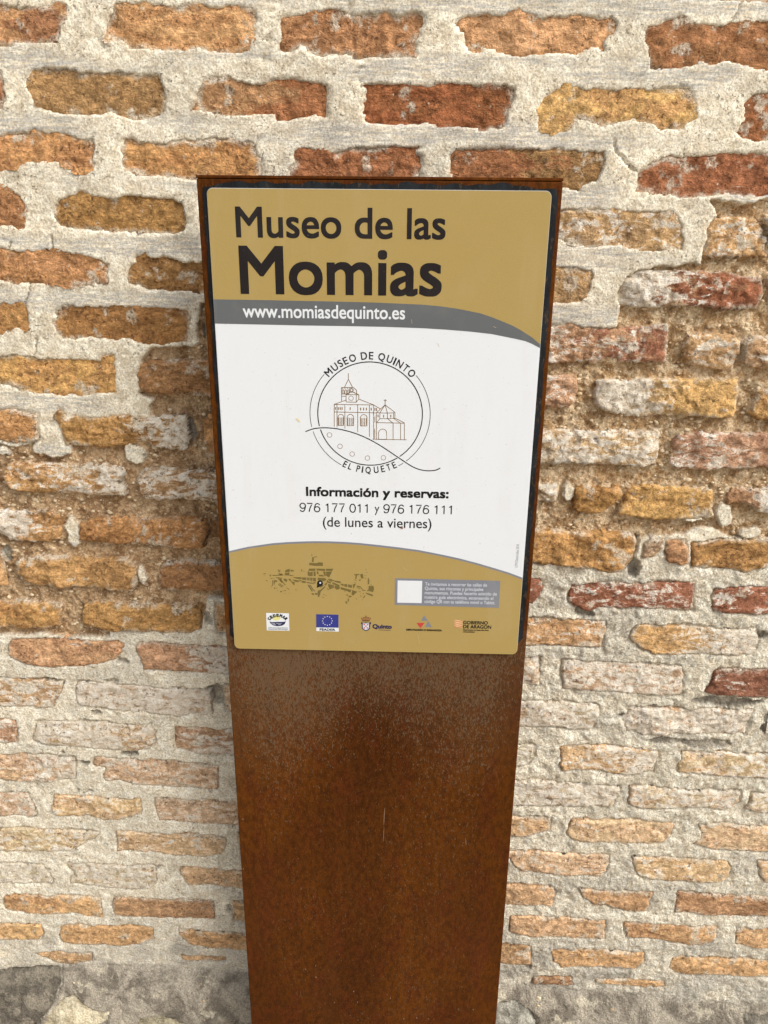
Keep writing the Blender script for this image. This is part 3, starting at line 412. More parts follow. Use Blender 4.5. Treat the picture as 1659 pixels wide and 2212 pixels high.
# courses carried on behind the sign and past the frame edges
boxes = [(p['poly'][:, 0].min(), p['poly'][:, 0].max(), p['poly'][:, 1].min(), p['poly'][:, 1].max()) for p in pieces]
c0 = unproj((200, 60), WALL_D)[0]; pitch = 0.0773; tilt = -0.016
pal = [(196, 140, 88), (176, 122, 70), (172, 104, 66), (206, 156, 104), (186, 132, 78)]
pal2 = [(206, 166, 130), (200, 160, 124), (196, 142, 92), (210, 178, 146)]
for r in range(-3, 21):
    zc0 = c0[1] - r * pitch; xs = -1.32 + (0.135 if r % 2 else 0.0) + rng.uniform(-.02, .02)
    while xs < 1.25:
        L = rng.uniform(0.205, 0.235); x0, x1 = xs, xs + L; xs = x1 + rng.uniform(0.03, 0.045)
        xm = (x0 + x1) / 2; zc = zc0 + tilt * (xm - c0[0]); h = 0.030
        zf = np.interp(xm, FOOT[:, 0], FOOT[:, 1])
        if zc - h < zf + 0.01: continue
        inx = [b for b in boxes if b[2] < zc + h - 0.004 and b[3] > zc - h + 0.004 and b[0] < x1 + 0.012 and b[1] > x0 - 0.012]
        for b in inx:                        # shorten against traced neighbours
            if b[0] > xm: x1 = min(x1, b[0] - 0.022)
            elif b[1] < xm: x0 = max(x0, b[1] + 0.022)
            else: x1 = x0
        if x1 - x0 < 0.06: continue
        t = np.linspace(0, 1, 7)
        top = [(x0 + (x1 - x0) * q, zc + h + rng.uniform(-.004, .003) + tilt * ((x0 + (x1 - x0) * q) - xm)) for q in t]
        bot = [(x0 + (x1 - x0) * q, zc - h + rng.uniform(-.003, .004) + tilt * ((x0 + (x1 - x0) * q) - xm)) for q in t[::-1]]
        low = zc < 0.95
        a = (pal2 if low else pal)[rng.integers(4)]
        pieces.append(dict(poly=np.array(top + bot), mode='f' if low else 'l', a=a, b=tuple(c - 10 for c in a), white=rng.uniform(.3, .7) if low else .04, grad=0, wgrad=0, name='brick', res=0.0075))

# mortar grid: fine where the photograph looks, coarse beyond
def axis(segs):
    out = []
    for a, b, s in segs: out.append(np.arange(a, b, s))
    return np.concatenate(out + [[segs[-1][1]]])
GX = axis([(-2.6, -0.92, 0.03), (-0.92, -0.20, 0.0021), (-0.20, 0.12, 0.006), (0.12, 0.86, 0.0021), (0.86, 2.6, 0.03)])
GZ = axis([(-0.06, 0.05, 0.02), (0.05, 0.75, 0.0026), (0.75, 1.95, 0.0021), (1.95, 2.7, 0.03)])
nx, nz = len(GX), len(GZ); X, Z = np.meshgrid(GX, GZ); WX, WZ = warp(X, Z)
earth, cream, cem = zones(X, Z); prof, basem = foot_profile(X, Z)
dmin = np.full(X.shape, 0.05); hb = np.zeros(X.shape)
rough_r = smooth(0.1, 0.3, X) * cream
lump = fbm(X, Z, 11, 401, 3)
def trowel_mask(x, z):
    ph = (c0[1] - z + tilt * (x - c0[0])) / pitch; fr = np.abs((ph - np.floor(ph)) - 0.46 + 0.10 * fbm(x, z, 10, 412, 2))
    return np.clip(smooth(0.30, 0.10, fr) * smooth(-0.35, 0.10, fbm(x * 0.6, z * 2.0, 9, 411, 3)), 0, 1)
trow = trowel_mask(X, Z) * (1 - cream)
H = 0.0022 * lump + (1 - trow) * 0.0011 * fbm(X, Z, 130, 421, 3, 0.65) + trow * 0.0006 * fbm(X, Z * 9, 40, 431, 3)
H += cream * (-0.0006 + 0.0022 * fbm(X, Z, 60, 441, 4, 0.65)) + rough_r * 0.0042 * fbm(X, Z, 60, 446, 4, 0.72)
H += cem * 0.0015
HE = -0.0105 + 0.0060 * fbm(X, Z, 26, 451, 4, 0.65) + 0.0055 * fbm(X, Z, 110, 461, 3, 0.75)
H = H * (1 - earth) + HE * earth
BASEH = {'l': -0.0020, 'p': 0.0014, 'f': 0.0012}
for i, p in enumerate(pieces):
    lo = p['poly'].min(0) - 0.03; hi = p['poly'].max(0) + 0.03
    ix0, ix1 = np.searchsorted(GX, [lo[0], hi[0]]); iz0, iz1 = np.searchsorted(GZ, [lo[1], hi[1]])
    if ix1 <= ix0 or iz1 <= iz0: continue
    sl_ = (slice(iz0, iz1), slice(ix0, ix1)); d = poly_sdf(WX[sl_], WZ[sl_], p['poly'])
    p['lift'] = rng.uniform(-0.0008, 0.0008) + (rng.uniform(-0.001, 0.004) if p['mode'] == 'p' else 0)
    hh = BASEH[p['mode']] + p['lift']
    m = d < dmin[sl_]
    dmin[sl_] = np.where(m, d, dmin[sl_]); hb[sl_] = np.where(m, hh, hb[sl_])
# broken mortar edge, dipping under each piece
H -= (1 - earth) * 0.0006 * smooth(0.004, 0.0, dmin) * (0.5 + 0.5 * fbm(X, Z, 60, 471, 2))
H -= (1 - earth) * (0.0018 + 0.0035 * cream) * smooth(0.05, 0.35, fbm(X, Z, 24, 481, 3)) * smooth(0.0042, 0.0012, dmin)
for (cv, ca, cb, cd) in CAV:
    q_ = np.sqrt(((WX + 0.5 * (WX - X) - cv[0]) / ca) ** 2 + ((WZ + 0.5 * (WZ - Z) - cv[1]) / cb) ** 2)
    m_ = smooth(1.06, 0.9, q_); H -= cd * m_; basem = np.maximum(basem, m_ * 0.85); earth = earth * (1 - m_)
t = smooth(0.0004, -0.0016, dmin)
H = H * (1 - t) + (hb - 0.007) * t
H += prof - crack_depth(X, Z) * (1 - t)

wall = empty('brick_wall', (0, 0, 0)); wall['label'] = 'old brick wall with thick pale mortar and worn orange bricks behind the sign'; wall['category'] = 'wall'
idx = np.arange(nx * nz).reshape(nz, nx)
quads = np.stack([idx[:-1, :-1], idx[:-1, 1:], idx[1:, 1:], idx[1:, :-1]], -1).reshape(-1, 4)
me = mesh_np('mortar', np.stack([X.ravel(), -H.ravel(), Z.ravel()], -1), quads)
for nm, ar in (('earth', earth), ('cream', cream), ('cement', cem), ('base', basem), ('trowel', trow), ('earth_side', smooth(-0.2, 0.2, X)), ('rough', 0.42 + 0.35 * cream + 0.55 * rough_r + 0.9 * earth + 0.35 * basem - 0.25 * trow)):
    at = me.attributes.new(nm, 'FLOAT', 'POINT'); at.data.foreach_set('value', ar.astype(np.float32).ravel())
mo = link('mortar', me, wall, [M_MORT]); mo['label'] = 'pale cream lime mortar, eroded to brown earth beside the sign'

def fired(c, low=False):
    """traced colour pulled a little towards dusty tan"""
    c = np.array(lin(c)); w_ = np.array([0.3, 0.59, 0.11]); tan = np.array(lin((208, 177, 138) if low else (200, 163, 117)))
    c = c + (0.58 if low else 0.44) * (tan * (c @ w_) / (tan @ w_) - c)
    return tuple(np.clip(c * (1.44 if low else 1.36), 0, 0.86))
def build_piece(p):
    P = p['poly']; s = p['res']; pad = 0.007
    gx = np.arange(P[:, 0].min() - pad, P[:, 0].max() + pad + s, s); gz = np.arange(P[:, 1].min() - pad, P[:, 1].max() + pad + s, s)
    x, z = np.meshgrid(gx, gz); wx, wz = warp(x, z); d = poly_sdf(wx, wz, P); md = p['mode']; lift = p.get('lift', 0)
    sd_ = int(rng.integers(1, 9000))
    h = BASEH[md] + lift + foot_profile(x, z)[0]
    amp = {'l': 1.0, 'p': 1.9, 'f': 1.0}[md]
    rough = fbm(x, z, 30, sd_, 3, 0.6)
    h = h + amp * (0.0013 * rough + 0.0010 * fbm(x, z * 1.8, 110, sd_ + 3, 3, 0.7)) - 0.0022 * np.clip(fbm(x, z, 55, sd_ + 7, 2) - 0.35, 0, 1) * 2
    tr = fbm(x, z * 1.5, 20, sd_ + 15, 4, 0.6) * 3.2; fl = np.floor(tr); fr = tr - fl
    h = h + amp * 0.0013 * (fl + smooth(0.42, 0.58, fr))                 # flaked, stepped face
    h = h - 0.6 * crack_depth(x, z)
    if md == 'l':
        lim = 0.005; h = h - 0.0030 * smooth(-0.0025, 0.0005, d) * smooth(-0.05, 0.3, fbm(x, z, 28, sd_ + 5, 3))
    else:
        r = 0.0070 if md == 'p' else 0.0042
        q = np.clip((d + r) / r, 0, 1); h = h - r * 0.75 * (1 - np.sqrt(np.clip(1 - q * q, 0, 1)))
        if md != 'l': h = h - (0.008 if md == 'p' else 0.005) * np.clip(fbm(x, z, 20, sd_ + 11, 2) - 0.15, 0, 1) * smooth(-0.02, 0, d)
        h = np.where(d > 0.0002, h - 0.016, h); lim = 0.0028 if s < 0.005 else 0.006
    keep = d < lim
    n_, m_ = x.shape; id_ = np.arange(n_ * m_).reshape(n_, m_)
    kq = keep[:-1, :-1] & keep[:-1, 1:] & keep[1:, 1:] & keep[1:, :-1]
    q = np.stack([id_[:-1, :-1][kq], id_[:-1, 1:][kq], id_[1:, 1:][kq], id_[1:, :-1][kq]], -1)
    if len(q) < 2: return
    used = np.unique(q); remap = np.zeros(n_ * m_, int); remap[used] = np.arange(len(used))
    c = P.mean(0)
    v = np.stack([x.ravel()[used] - c[0], -h.ravel()[used], z.ravel()[used] - c[1]], -1)
    me = mesh_np(p['name'], v, remap[q])
    sm = smooth(-0.007, 0.0015, d + 0.0075 * fbm(x, z, 65, sd_ + 21, 4, 0.6)) * smooth(-0.15, 0.15, fbm(x, z, 16, sd_ + 22, 2)) + 0.8 * smooth(0.34, 0.46, fbm(x, z, 38, sd_ + 23, 4, 0.65))
    at = me.attributes.new('smear', 'FLOAT', 'POINT'); at.data.foreach_set('value', np.clip(sm, 0, 1).ravel()[used].astype(np.float32))
    o = link(p['name'], me, wall, [M_STONE if p['name'] != 'brick' else M_BRICK], (c[0], 0, c[1]))
    fn = (lambda q: fired(q, c[1] < 0.98)) if p['name'] == 'brick' else lin; o['tint'] = fn(p['a']); o['tint2'] = fn(p['b']); o['white'] = p['white']; o['grad'] = p['grad']; o['wgrad'] = p['wgrad']
for p in pieces: build_piece(p)

# grit in the eroded earth mortar (too small to pick apart singly)
def pebbles():
    ico = bmesh.new(); bmesh.ops.create_icosphere(ico, subdivisions=1, radius=1.0)
    iv = np.array([v.co[:] for v in ico.verts]); itri = np.array([[v.index for v in f.verts] for f in ico.faces]); ico.free()
    cand = np.argwhere((earth > 0.9) & (dmin > 0.001)); V = []; T = []; n = 0
    for j in rng.choice(len(cand), 3600, replace=False):
        a, b = cand[j]; s = 0.0008 + 0.0030 * rng.random() ** 3.5
        vv = iv * np.array([1.3, 0.8, 0.9]) * s * rng.uniform(0.75, 1.25, 3)
        vv = vv * (1 + 0.25 * rng.standard_normal((len(iv), 1)) * 0.5)
        V.append(vv + [X[a, b], -H[a, b] - s * 0.15, Z[a, b]]); T.append(itri + n); n += len(iv)
    foot = np.argwhere((basem > 0.95) & (np.abs(X) < 0.9))
    for j in rng.choice(len(foot), 260, replace=False):
        a, b = foot[j]; s = 0.0007 + 0.0036 * rng.random() ** 5
        V.append(iv * np.array([1.2, 0.7, 1.0]) * s * rng.uniform(0.7, 1.3, 3) + [X[a, b], -H[a, b] - s * 0.1, Z[a, b]]); T.append(itri + n); n += len(iv)
    o = link('mortar_grit', mesh_np('mortar_grit', np.concatenate(V), np.concatenate(T)), wall, [M_PEB]); o['kind'] = 'stuff'
pebbles()

# ------------------------------------------------------------------ ground
def ground():
    k = NT('paving'); v = k.coord(); n = k.noise(v, 3, 5); f = k.noise(v, 90, 4, 0.7)
    m = k.done(k.mix(1.0, k.mix(k.ramp(n, 0.4, 0.6), lin((168, 158, 142)), lin((146, 138, 124))), k.ramp(f, 0.3, 0.7, 0.85, 1.1), 'MULTIPLY'), 0.9, k.bump(f, 0.5, 0.004))
    o = link('ground', mesh_np('ground', [(-300, -300, 0), (300, -300, 0), (300, 300, 0), (-300, 300, 0)], [[0, 1, 2, 3]], False), None, [m])
    o['kind'] = 'structure'
ground()

# ------------------------------------------------------------------ sign
SY = -(WALL_D - SIGN_D)                       # y of the steel face
def sp(v): return unproj(v, SIGN_D)
tl = sp((424, 376))[0]; tr = sp((1217, 386))[0]
XL, XR = -0.28628 * S, 0.21372 * S; ZT = CAM_H + 0.08459 * S
sign = empty('information_sign', ((XL + XR) / 2, SY + 0.03, 0)); OR = Vector(sign.location)
sign['label'] = 'rusty steel information sign with gold and white museum board'; sign['category'] = 'sign'

def mat_rust():
    k = NT('weathered_steel'); v = k.coord(); vv = k.coord((1, 1, 0.5)); vl = k.coord((1, 1, 0.4))
    raw = k.n('ShaderNodeTexCoord').outputs['Object']; sep = k.n('ShaderNodeSeparateXYZ'); k.put(sep.inputs[0], raw); oz = sep.outputs[2]; ox = sep.outputs[0]
    n1 = k.noise(vl, 4, 3, 0.55, 0.3); n2 = k.noise(vv, 130, 5, 0.6); n3 = k.noise(v, 420, 3, 0.7); worm = k.noise(vl, 400, 2, 0.5, 1.2); n5 = k.noise(vl, 30, 4, 0.6)
    col = k.mix(k.ramp(n1, 0.34, 0.66), lin((72, 36, 6)), lin((90, 48, 8)))
    col = k.mix(k.ramp(n5, 0.47, 0.62, 0, 0.5), col, lin((80, 36, 11)))
    col = k.mix(1.0, col, k.math('MULTIPLY', k.ramp(n2, 0.36, 0.62, 0.78, 1.20), k.ramp(n3, 0.36, 0.62, 0.84, 1.14)), 'MULTIPLY')
    runs = k.ramp(k.noise(k.coord((1, 1, 0.10)), 16, 3, 0.55), 0.38, 0.62, 0.93, 1.07); col = k.mix(1.0, col, runs, 'MULTIPLY')
    hz = ZT - 0.72 * S                                     # greyish bloom left by run-off below the board
    g = k.math('ADD', k.ramp(oz, hz - 0.34 * S, hz + 0.02, 0.0, 0.215), k.math('MULTIPLY', k.math('SUBTRACT', n1, 0.5), 0.35))
    edge = k.ramp(k.math('ABSOLUTE', ox), 0.165, 0.222, 0.0, 0.10)
    below = k.math('LESS_THAN', oz, hz + 0.03)
    thr = k.math('SUBTRACT', 0.655, k.math('SUBTRACT', k.math('MULTIPLY', g, below), edge))
    pat = k.ramp(k.math('SUBTRACT', worm, thr), -0.02, 0.05)
    veil = k.math('MULTIPLY', k.ramp(g, 0.02, 0.22, 0.0, 0.30), below); col = k.mix(veil, col, lin((98, 76, 54)))
    col = k.mix(k.math('MULTIPLY', pat, 0.55), col, lin((110, 92, 70)))
    fl = k.ramp(k.noise(vv, 330, 2, 0.6), 0.62, 0.70)
    col = k.mix(k.math('MULTIPLY', fl, 0.35), col, lin((112, 74, 38)))
    haze = k.ramp(k.noise(vl, 5, 3), 0.50, 0.66, 0, 0.30)
    col = k.mix(k.math('MULTIPLY', haze, k.ramp(oz, 0.75, 0.2)), col, lin((104, 58, 34)))
    h = k.math('ADD', k.math('MULTIPLY', n2, 0.6), k.math('ADD', k.math('MULTIPLY', worm, 0.7), k.math('MULTIPLY', n3, 0.3)))
    return k.done(col, k.ramp(n2, 0.3, 0.7, 0.5, 0.68), k.bump(h, 0.5, 0.0013), 0.07)
M_RUST = mat_rust()
def bevel_box(name, x0, x1, y0, y1, z0, z1, bev, mat, parent):
    bm = bmesh.new(); bmesh.ops.create_cube(bm, size=1.0)
    for v in bm.verts:
        v.co = Vector(((x0 + x1) / 2 + v.co.x * (x1 - x0), (y0 + y1) / 2 + v.co.y * (y1 - y0), (z0 + z1) / 2 + v.co.z * (z1 - z0))) - OR
    bmesh.ops.bevel(bm, geom=list(bm.edges), offset=bev, segments=3, affect='EDGES', profile=0.5)
    me = bpy.data.meshes.new(name); bm.to_mesh(me); bm.free()
    return link(name, me, parent, [mat])
post = bevel_box('post', XL, XR, SY, SY + 0.06, 0.002, ZT - 0.004, 0.0016, M_RUST, sign); post['label'] = 'flat rust brown weathering steel post'
bevel_box('top_cap', XL - 0.0004, XR + 0.0004, SY - 0.0005, SY + 0.0605, ZT - 0.0035, ZT, 0.0008, M_RUST, sign)
bevel_box('base_plate', XL - 0.03, XR + 0.03, SY - 0.02, SY + 0.075, 0.0005, 0.008, 0.001, M_RUST, sign)

def rounded(x0, x1, z0, z1, r, n=7):
    out = []
    for cx, cz, a0 in ((x1 - r, z1 - r, 0), (x0 + r, z1 - r, 90), (x0 + r, z0 + r, 180), (x1 - r, z0 + r, 270)):
        for i in range(n + 1):
            a = math.radians(a0 + 90 * i / n); out.append((cx + r * math.cos(a), cz + r * math.sin(a)))
    return out
def slab(name, outline, yf, yb, mat, parent, bev=0.0):
    bm = bmesh.new(); vs_ = [bm.verts.new(Vector((x, yf, z)) - OR) for x, z in outline]
    f = bm.faces.new(vs_); bm.normal_update()
    if f.normal.y > 0: f.normal_flip()
    ex = bmesh.ops.extrude_face_region(bm, geom=[f]); bmesh.ops.translate(bm, verts=[v for v in ex['geom'] if isinstance(v, bmesh.types.BMVert)], vec=(0, yb - yf, 0))
    bmesh.ops.recalc_face_normals(bm, faces=list(bm.faces))
    if bev:
        front = [e for e in bm.edges if all(abs(v.co.y - (yf - OR.y)) < 1e-6 for v in e.verts)]
        bmesh.ops.bevel(bm, geom=front, offset=bev, segments=2, affect='EDGES')
    me = bpy.data.meshes.new(name); bm.to_mesh(me); bm.free(); return link(name, me, parent, [mat])

BX0, BX1 = -0.27200 * S, 0.19887 * S; BZ1, BZ0 = CAM_H + 0.06808 * S, CAM_H - 0.64402 * S
# black sealant squeezed out round the board
def mat_seal():
    k = NT('black_sealant'); v = k.coord((1, 1, 0.3)); n = k.noise(v, 60, 4); e = k.noise(v, 300, 3, 0.7)
    c = k.mix(k.ramp(n, 0.4, 0.65), lin((17, 19, 21)), lin((32, 35, 38))); c = k.mix(k.ramp(e, 0.57, 0.66, 0, 0.6), c, lin((86, 68, 46)))
    return k.done(c, 0.5, k.bump(n, 0.4, 0.001), 0.22)
so_ = []
q = 90
for i in range(q + 1):                                       # top edge, wavy
    x = BX1 + 0.006 - (BX1 - BX0 + 0.0105) * i / q; u = i / q
    w = 0.0068 + 0.0016 * math.sin(u * 37 + 2) * math.sin(u * 11) + 0.0011 * math.sin(u * 93)
    w *= min(1, max(0.35, min(u * 9, (1 - u) * 14)))
    so_.append((x, BZ1 + w))
for i in range(1, 60): u = i / 60; so_.append((BX0 - 0.0056 - 0.0006 * math.sin(u * 40) - 0.0005 * math.sin(u * 97), BZ1 + 0.003 - (BZ1 - BZ0 - 0.008) * u))
so_.append((BX0 + 0.01, BZ0 + 0.004)); so_.append((BX1 - 0.01, BZ0 + 0.004))
for i in range(59, 0, -1): u = i / 60; so_.append((BX1 + 0.0080 + 0.0005 * math.sin(u * 31) + 0.0005 * math.sin(u * 83), BZ1 + 0.003 - (BZ1 - BZ0 - 0.012) * u))
slab('sealant', so_, SY - 0.0014, SY + 0.001, mat_seal(), sign, 0.0005)['label'] = 'black sealant bead round the board'

def flat(name, rgb, rough=0.38, var=0.04, spec=0.26):
    k = NT(name); n = k.noise(k.coord(), 900, 2, 0.6); c = tuple(0.86 * q for q in lin(rgb))
    v2 = k.coord((1, 1, 0.12)); d1 = k.noise(v2, 45, 4, 0.6); d2 = k.noise(k.coord(), 9, 4, 0.65); d3 = k.noise(k.coord(), 420, 2, 0.5)
    col = k.mix(1.0, c, k.ramp(n, 0.3, 0.7, 1 - var, 1 + var), 'MULTIPLY')
    col = k.mix(k.math('MULTIPLY', k.ramp(d1, 0.45, 0.62, 0, 0.07 if sum(rgb) > 200 else 0.015), k.ramp(d2, 0.42, 0.6)), col, lin((196, 182, 156)))
    col = k.mix(k.ramp(d3, 0.735, 0.76, 0, 0.5), col, lin((150, 128, 96)))
    return k.done(col, k.ramp(d2, 0.35, 0.65, rough - 0.06, rough + 0.14), None, spec)
M_WHITE = flat('print_white', (242, 243, 243), 0.36, 0.012); M_GOLD = flat('print_gold', (184, 156, 92), 0.36, 0.06); M_GREY = flat('print_grey', (108, 110, 110), 0.36, 0.03)
M_INK = flat('print_ink', (34, 27, 26), 0.40, 0.06); M_BLACK = flat('print_black', (18, 16, 16), 0.4); M_LAV = flat('print_blue_grey', (136, 138, 145), 0.38, 0.03)
M_BROWN = flat('print_brown', (136, 98, 34), 0.4); M_OLIVE = flat('print_olive', (122, 104, 54), 0.4); M_BLUE = flat('print_blue', (56, 62, 140), 0.4)
M_NAVY = flat('print_navy', (44, 42, 84), 0.4); M_YEL = flat('print_yellow', (240, 232, 150), 0.4); M_RED = flat('print_red', (206, 74, 66), 0.4)
M_ORG = flat('print_orange', (204, 66, 34), 0.4); M_CREAM = flat('print_cream', (252, 232, 170), 0.4); M_PALE = flat('print_pale', (222, 224, 230), 0.4); M_TAN = flat('print_tan', (150, 96, 60), 0.4)

BT = 0.0042                                                  # board stands this far in front of the steel
board = slab('board', rounded(BX0, BX1, BZ0, BZ1, 0.0075), SY - BT, SY - 0.0006, M_WHITE, sign, 0.0007)
board['label'] = 'gold and white printed museum information board'
DB = SIGN_D - BT
def bp(v): return unproj(v, DB)

class Print:
    """flat print on the board; layers step 0.12 mm apart"""
    def __init__(s): s.v = []; s.f = []; s.mi = []; s.mats = []
    def m(s, mat):
        if mat not in s.mats: s.mats.append(mat)
        return s.mats.index(mat)
    def poly(s, pts, mat, lay):
        n = len(s.v); pts = [tuple(p) for p in pts]
        ar = sum(pts[i][0] * pts[(i + 1) % len(pts)][1] - pts[(i + 1) % len(pts)][0] * pts[i][1] for i in range(len(pts)))
        if ar < 0: pts = pts[::-1]                            # counter-clockwise in x,z seen from -y
        y = SY - BT - 0.00012 * lay
        s.v += [(x - OR.x, y - OR.y, z - OR.z) for x, z in pts]; s.f.append(list(range(n, n + len(pts)))); s.mi.append(s.m(mat))
    def stroke(s, pts, w, mat, lay, closed=False):
        pts = np.array(pts, float)
        if closed: pts = np.vstack([pts, pts[:1]])
        t = np.gradient(pts, axis=0)
        if closed: t[0] = t[-1] = pts[1] - pts[-2]
        t /= np.linalg.norm(t, axis=1)[:, None] + 1e-12; nn = np.stack([-t[:, 1], t[:, 0]], -1) * w / 2
        n = len(s.v); y = SY - BT - 0.00012 * lay; k = len(pts)
        for p in list(pts + nn) + list(pts - nn): s.v.append((p[0] - OR.x, y - OR.y, p[1] - OR.z))
        for i in range(k - 1): s.f.append([n + k + i, n + k + i + 1, n + i + 1, n + i]); s.mi.append(s.m(mat))
    def mesh(s, verts, faces, mat, lay):
        n = len(s.v); y = SY - BT - 0.00012 * lay
        s.v += [(a - OR.x, y - OR.y, b - OR.z) for a, b in verts]
        for f in faces: s.f.append([n + i for i in f]); s.mi.append(s.m(mat))
    def done(s, name, label=None):
        me = bpy.data.meshes.new(name); me.from_pydata(s.v, [], s.f)
        for m in s.mats: me.materials.append(m)
        me.polygons.foreach_set('material_index', s.mi); me.update()
        o = link(name, me, board)
        if label: o['label'] = label
        return o
_tc = {}
def glyphs(txt):
    if txt not in _tc:
        c = bpy.data.curves.new('t', 'FONT'); c.body = txt; c.size = 1.0; c.resolution_u = 6
        o = bpy.data.objects.new('t', c); COL.objects.link(o); bpy.context.view_layer.update()
        me = bpy.data.meshes.new_from_object(o.evaluated_get(bpy.context.evaluated_depsgraph_get()))
        v = np.array([q.co[:2] for q in me.vertices]); f = [list(p.vertices) for p in me.polygons]
        bpy.data.objects.remove(o); bpy.data.curves.remove(c); bpy.data.meshes.remove(me); _tc[txt] = (v, f)
    return _tc[txt]
def put_text(P, txt, x0, x1, zb, zt, mat, lay, bold=0.0, rot=None, steps=8):
    """fit the ink box of txt into x0..x1 / zb..zt; bold (metres) thickens by shifted layers"""
    v, f = glyphs(txt); lo, hi = v.min(0), v.max(0)
    w = np.stack([x0 + bold + (v[:, 0] - lo[0]) / (hi[0] - lo[0]) * (x1 - x0 - 2 * bold), zb + bold + (v[:, 1] - lo[1]) / (hi[1] - lo[1]) * (zt - zb - 2 * bold)], -1)
    for i in range(steps + 1 if bold else 1):
        off = np.zeros(2) if i == 0 else bold * np.array(((1, 1), (-1, 1), (-1, -1), (1, -1), (1, 0), (-1, 0), (0, 1), (0, -1))[i - 1])
        q = w + off
        if rot: q = np.array([rot(a) for a in q])
        P.mesh(q, f, mat, lay + 0.07 * i)
def text_v(P, txt, l, r, yt, yb, mat, lay, bold=0.0):
    """l, r: (x) view pixels of the ink's left/right; yt, yb: ink top/bottom (measured at l)"""
    a = bp((l, (yt + yb) / 2))[0]; b = bp((r, (yt + yb) / 2 + (r - l) * 0.018))[0]
    put_text(P, txt, a[0], b[0], bp((l, yb))[0][1], bp((l, yt))[0][1], mat, lay, bold)

# gold fields and grey swoosh
up = [(461, 646.6), (560, 648), (654, 650), (735, 651.5), (812, 653.6), (912, 658), (950, 661.5), (987, 666.6), (1037, 676.6), (1062, 685), (1087, 695), (1107, 703.5), (1124.7, 713), (1149.7, 729), (1166, 744)]
dn = [(464.7, 699), (560, 701), (650, 703), (740, 704.3), (829.5, 706), (912, 709), (962, 712), (1012, 716), (1062, 721.6), (1112, 731.6), (1135, 737), (1149.7, 743), (1166.5, 752)]
U = bp(up); D = bp(dn); e = 0.0004
bx0, bx1, bz0, bz1 = BX0 + e, BX1 - e, BZ0 + e, BZ1 - e
rc = rounded(bx0, bx1, bz0, bz1, 0.0071)
U[0, 0] = bx0; U[-1, 0] = bx1; D[0, 0] = bx0; D[-1, 0] = bx1
P = Print(); P.poly([tuple(p) for p in U] + rc[:16], M_GOLD, 1); P.done('gold_panel', 'gold panel across the top of the board')
P = Print(); P.poly([tuple(p) for p in U] + [tuple(p) for p in D[::-1]], M_GREY, 1); P.done('grey_band', 'grey curved band under the title')
lu = [(497.4, 1190.5), (536, 1181), (588, 1173.4), (620, 1171), (650.5, 1169.7), (680, 1169), (713, 1169.3), (745, 1170.6), (775.5, 1172.8), (820.8, 1177.6), (862, 1182.4), (904, 1188), (945, 1196), (987.5, 1205), (1030, 1216), (1070.8, 1228), (1100, 1237), (1127, 1247.8)]
LU = bp(lu); LU[0, 0] = bx0; LU[-1, 0] = bx1; LD = LU.copy(); LD[:, 1] -= np.linspace(0.0029, 0.0031, len(LU))
P = Print(); P.poly([tuple(p) for p in LU] + [tuple(p) for p in LD[::-1]], M_LAV, 1); P.done('grey_line', 'thin blue grey curved line')
P = Print(); P.poly([tuple(p) for p in LD[::-1]] + rc[16:], M_GOLD, 1); P.done('gold_panel', 'gold panel along the bottom of the board')

P = Print(); text_v(P, 'Museo de las', 509, 963, 446, 513.6, M_INK, 2, 0.00072); text_v(P, 'Momias', 517.5, 955, 530.4, 636, M_INK, 2, 0.0014); P.done('title_lettering', 'dark title lettering Museo de las Momias')
P = Print(); text_v(P, 'www.momiasdequinto.es', 524.7, 875, 656.5, 695, M_WHITE, 2, 0.00030); P.done('web_address', 'white web address lettering')

P = Print()
text_v(P, 'Información y reservas:', 661, 969, 1051, 1077.5, M_BLACK, 1, 0.00058)
# light sans numerals drawn as strokes
def digit(ch):
    A = lambda cx, cy, rx, ry, a0, a1, n=14: [(cx + rx * math.cos(math.radians(a0 + (a1 - a0) * i / n)), cy + ry * math.sin(math.radians(a0 + (a1 - a0) * i / n))) for i in range(n + 1)]
    if ch == '0': return [A(.28, .5, .25, .48, 90, 450, 26)], .56
    if ch == '1': return [[(.10, .80), (.20, .84), (.28, .92), (.30, 1.0), (.30, 0)]], .56
    if ch == '7': return [[(.02, .98), (.52, .98), (.40, .72), (.28, .42), (.20, 0)]], .56
    if ch == '6': return [A(.28, .31, .25, .30, 0, 360, 22), [(.05, .36), (.06, .55), (.12, .80), (.22, .95), (.34, .98), (.46, .92), (.51, .80)]], .56
    if ch == '9': return [A(.28, .69, .25, .30, 0, 360, 22), [(.51, .64), (.50, .45), (.44, .20), (.34, .05), (.22, .02), (.10, .08), (.05, .20)]], .56
def numline(P, txt, l, r, yt, yb, mat, lay, w):
    wid = {' ': .32}; adv = []; x = 0
    for ch in txt: adv.append(x); x += wid.get(ch, .50 if ch == 'y' else .66)
    tot = x - .10; a = bp((l, (yt + yb) / 2))[0]; b = bp((r, (yt + yb) / 2 + (r - l) * .018))[0]
    zb = bp((l, yb))[0][1]; zt = bp((l, yt))[0][1]; kx = (b[0] - a[0]) / tot
    for ch, ax in zip(txt, adv):
        if ch == ' ': continue
        if ch == 'y': put_text(P, 'y', a[0] + ax * kx, a[0] + (ax + .44) * kx, zb - .26 * (zt - zb), zb + .72 * (zt - zb), mat, lay); continue
        for st in digit(ch)[0]: P.stroke([(a[0] + (ax + px) * kx, zb + pz * (zt - zb)) for px, pz in st], w, mat, lay)
numline(P, '976 177 011 y 976 176 111', 647.5, 981, 1086.6, 1105, M_BLACK, 1, 0.00160)
text_v(P, '(de lunes a viernes)', 697.5, 932, 1116, 1144, M_BLACK, 1, 0.00008)
P.done('contact_lettering', 'black opening and telephone lettering')

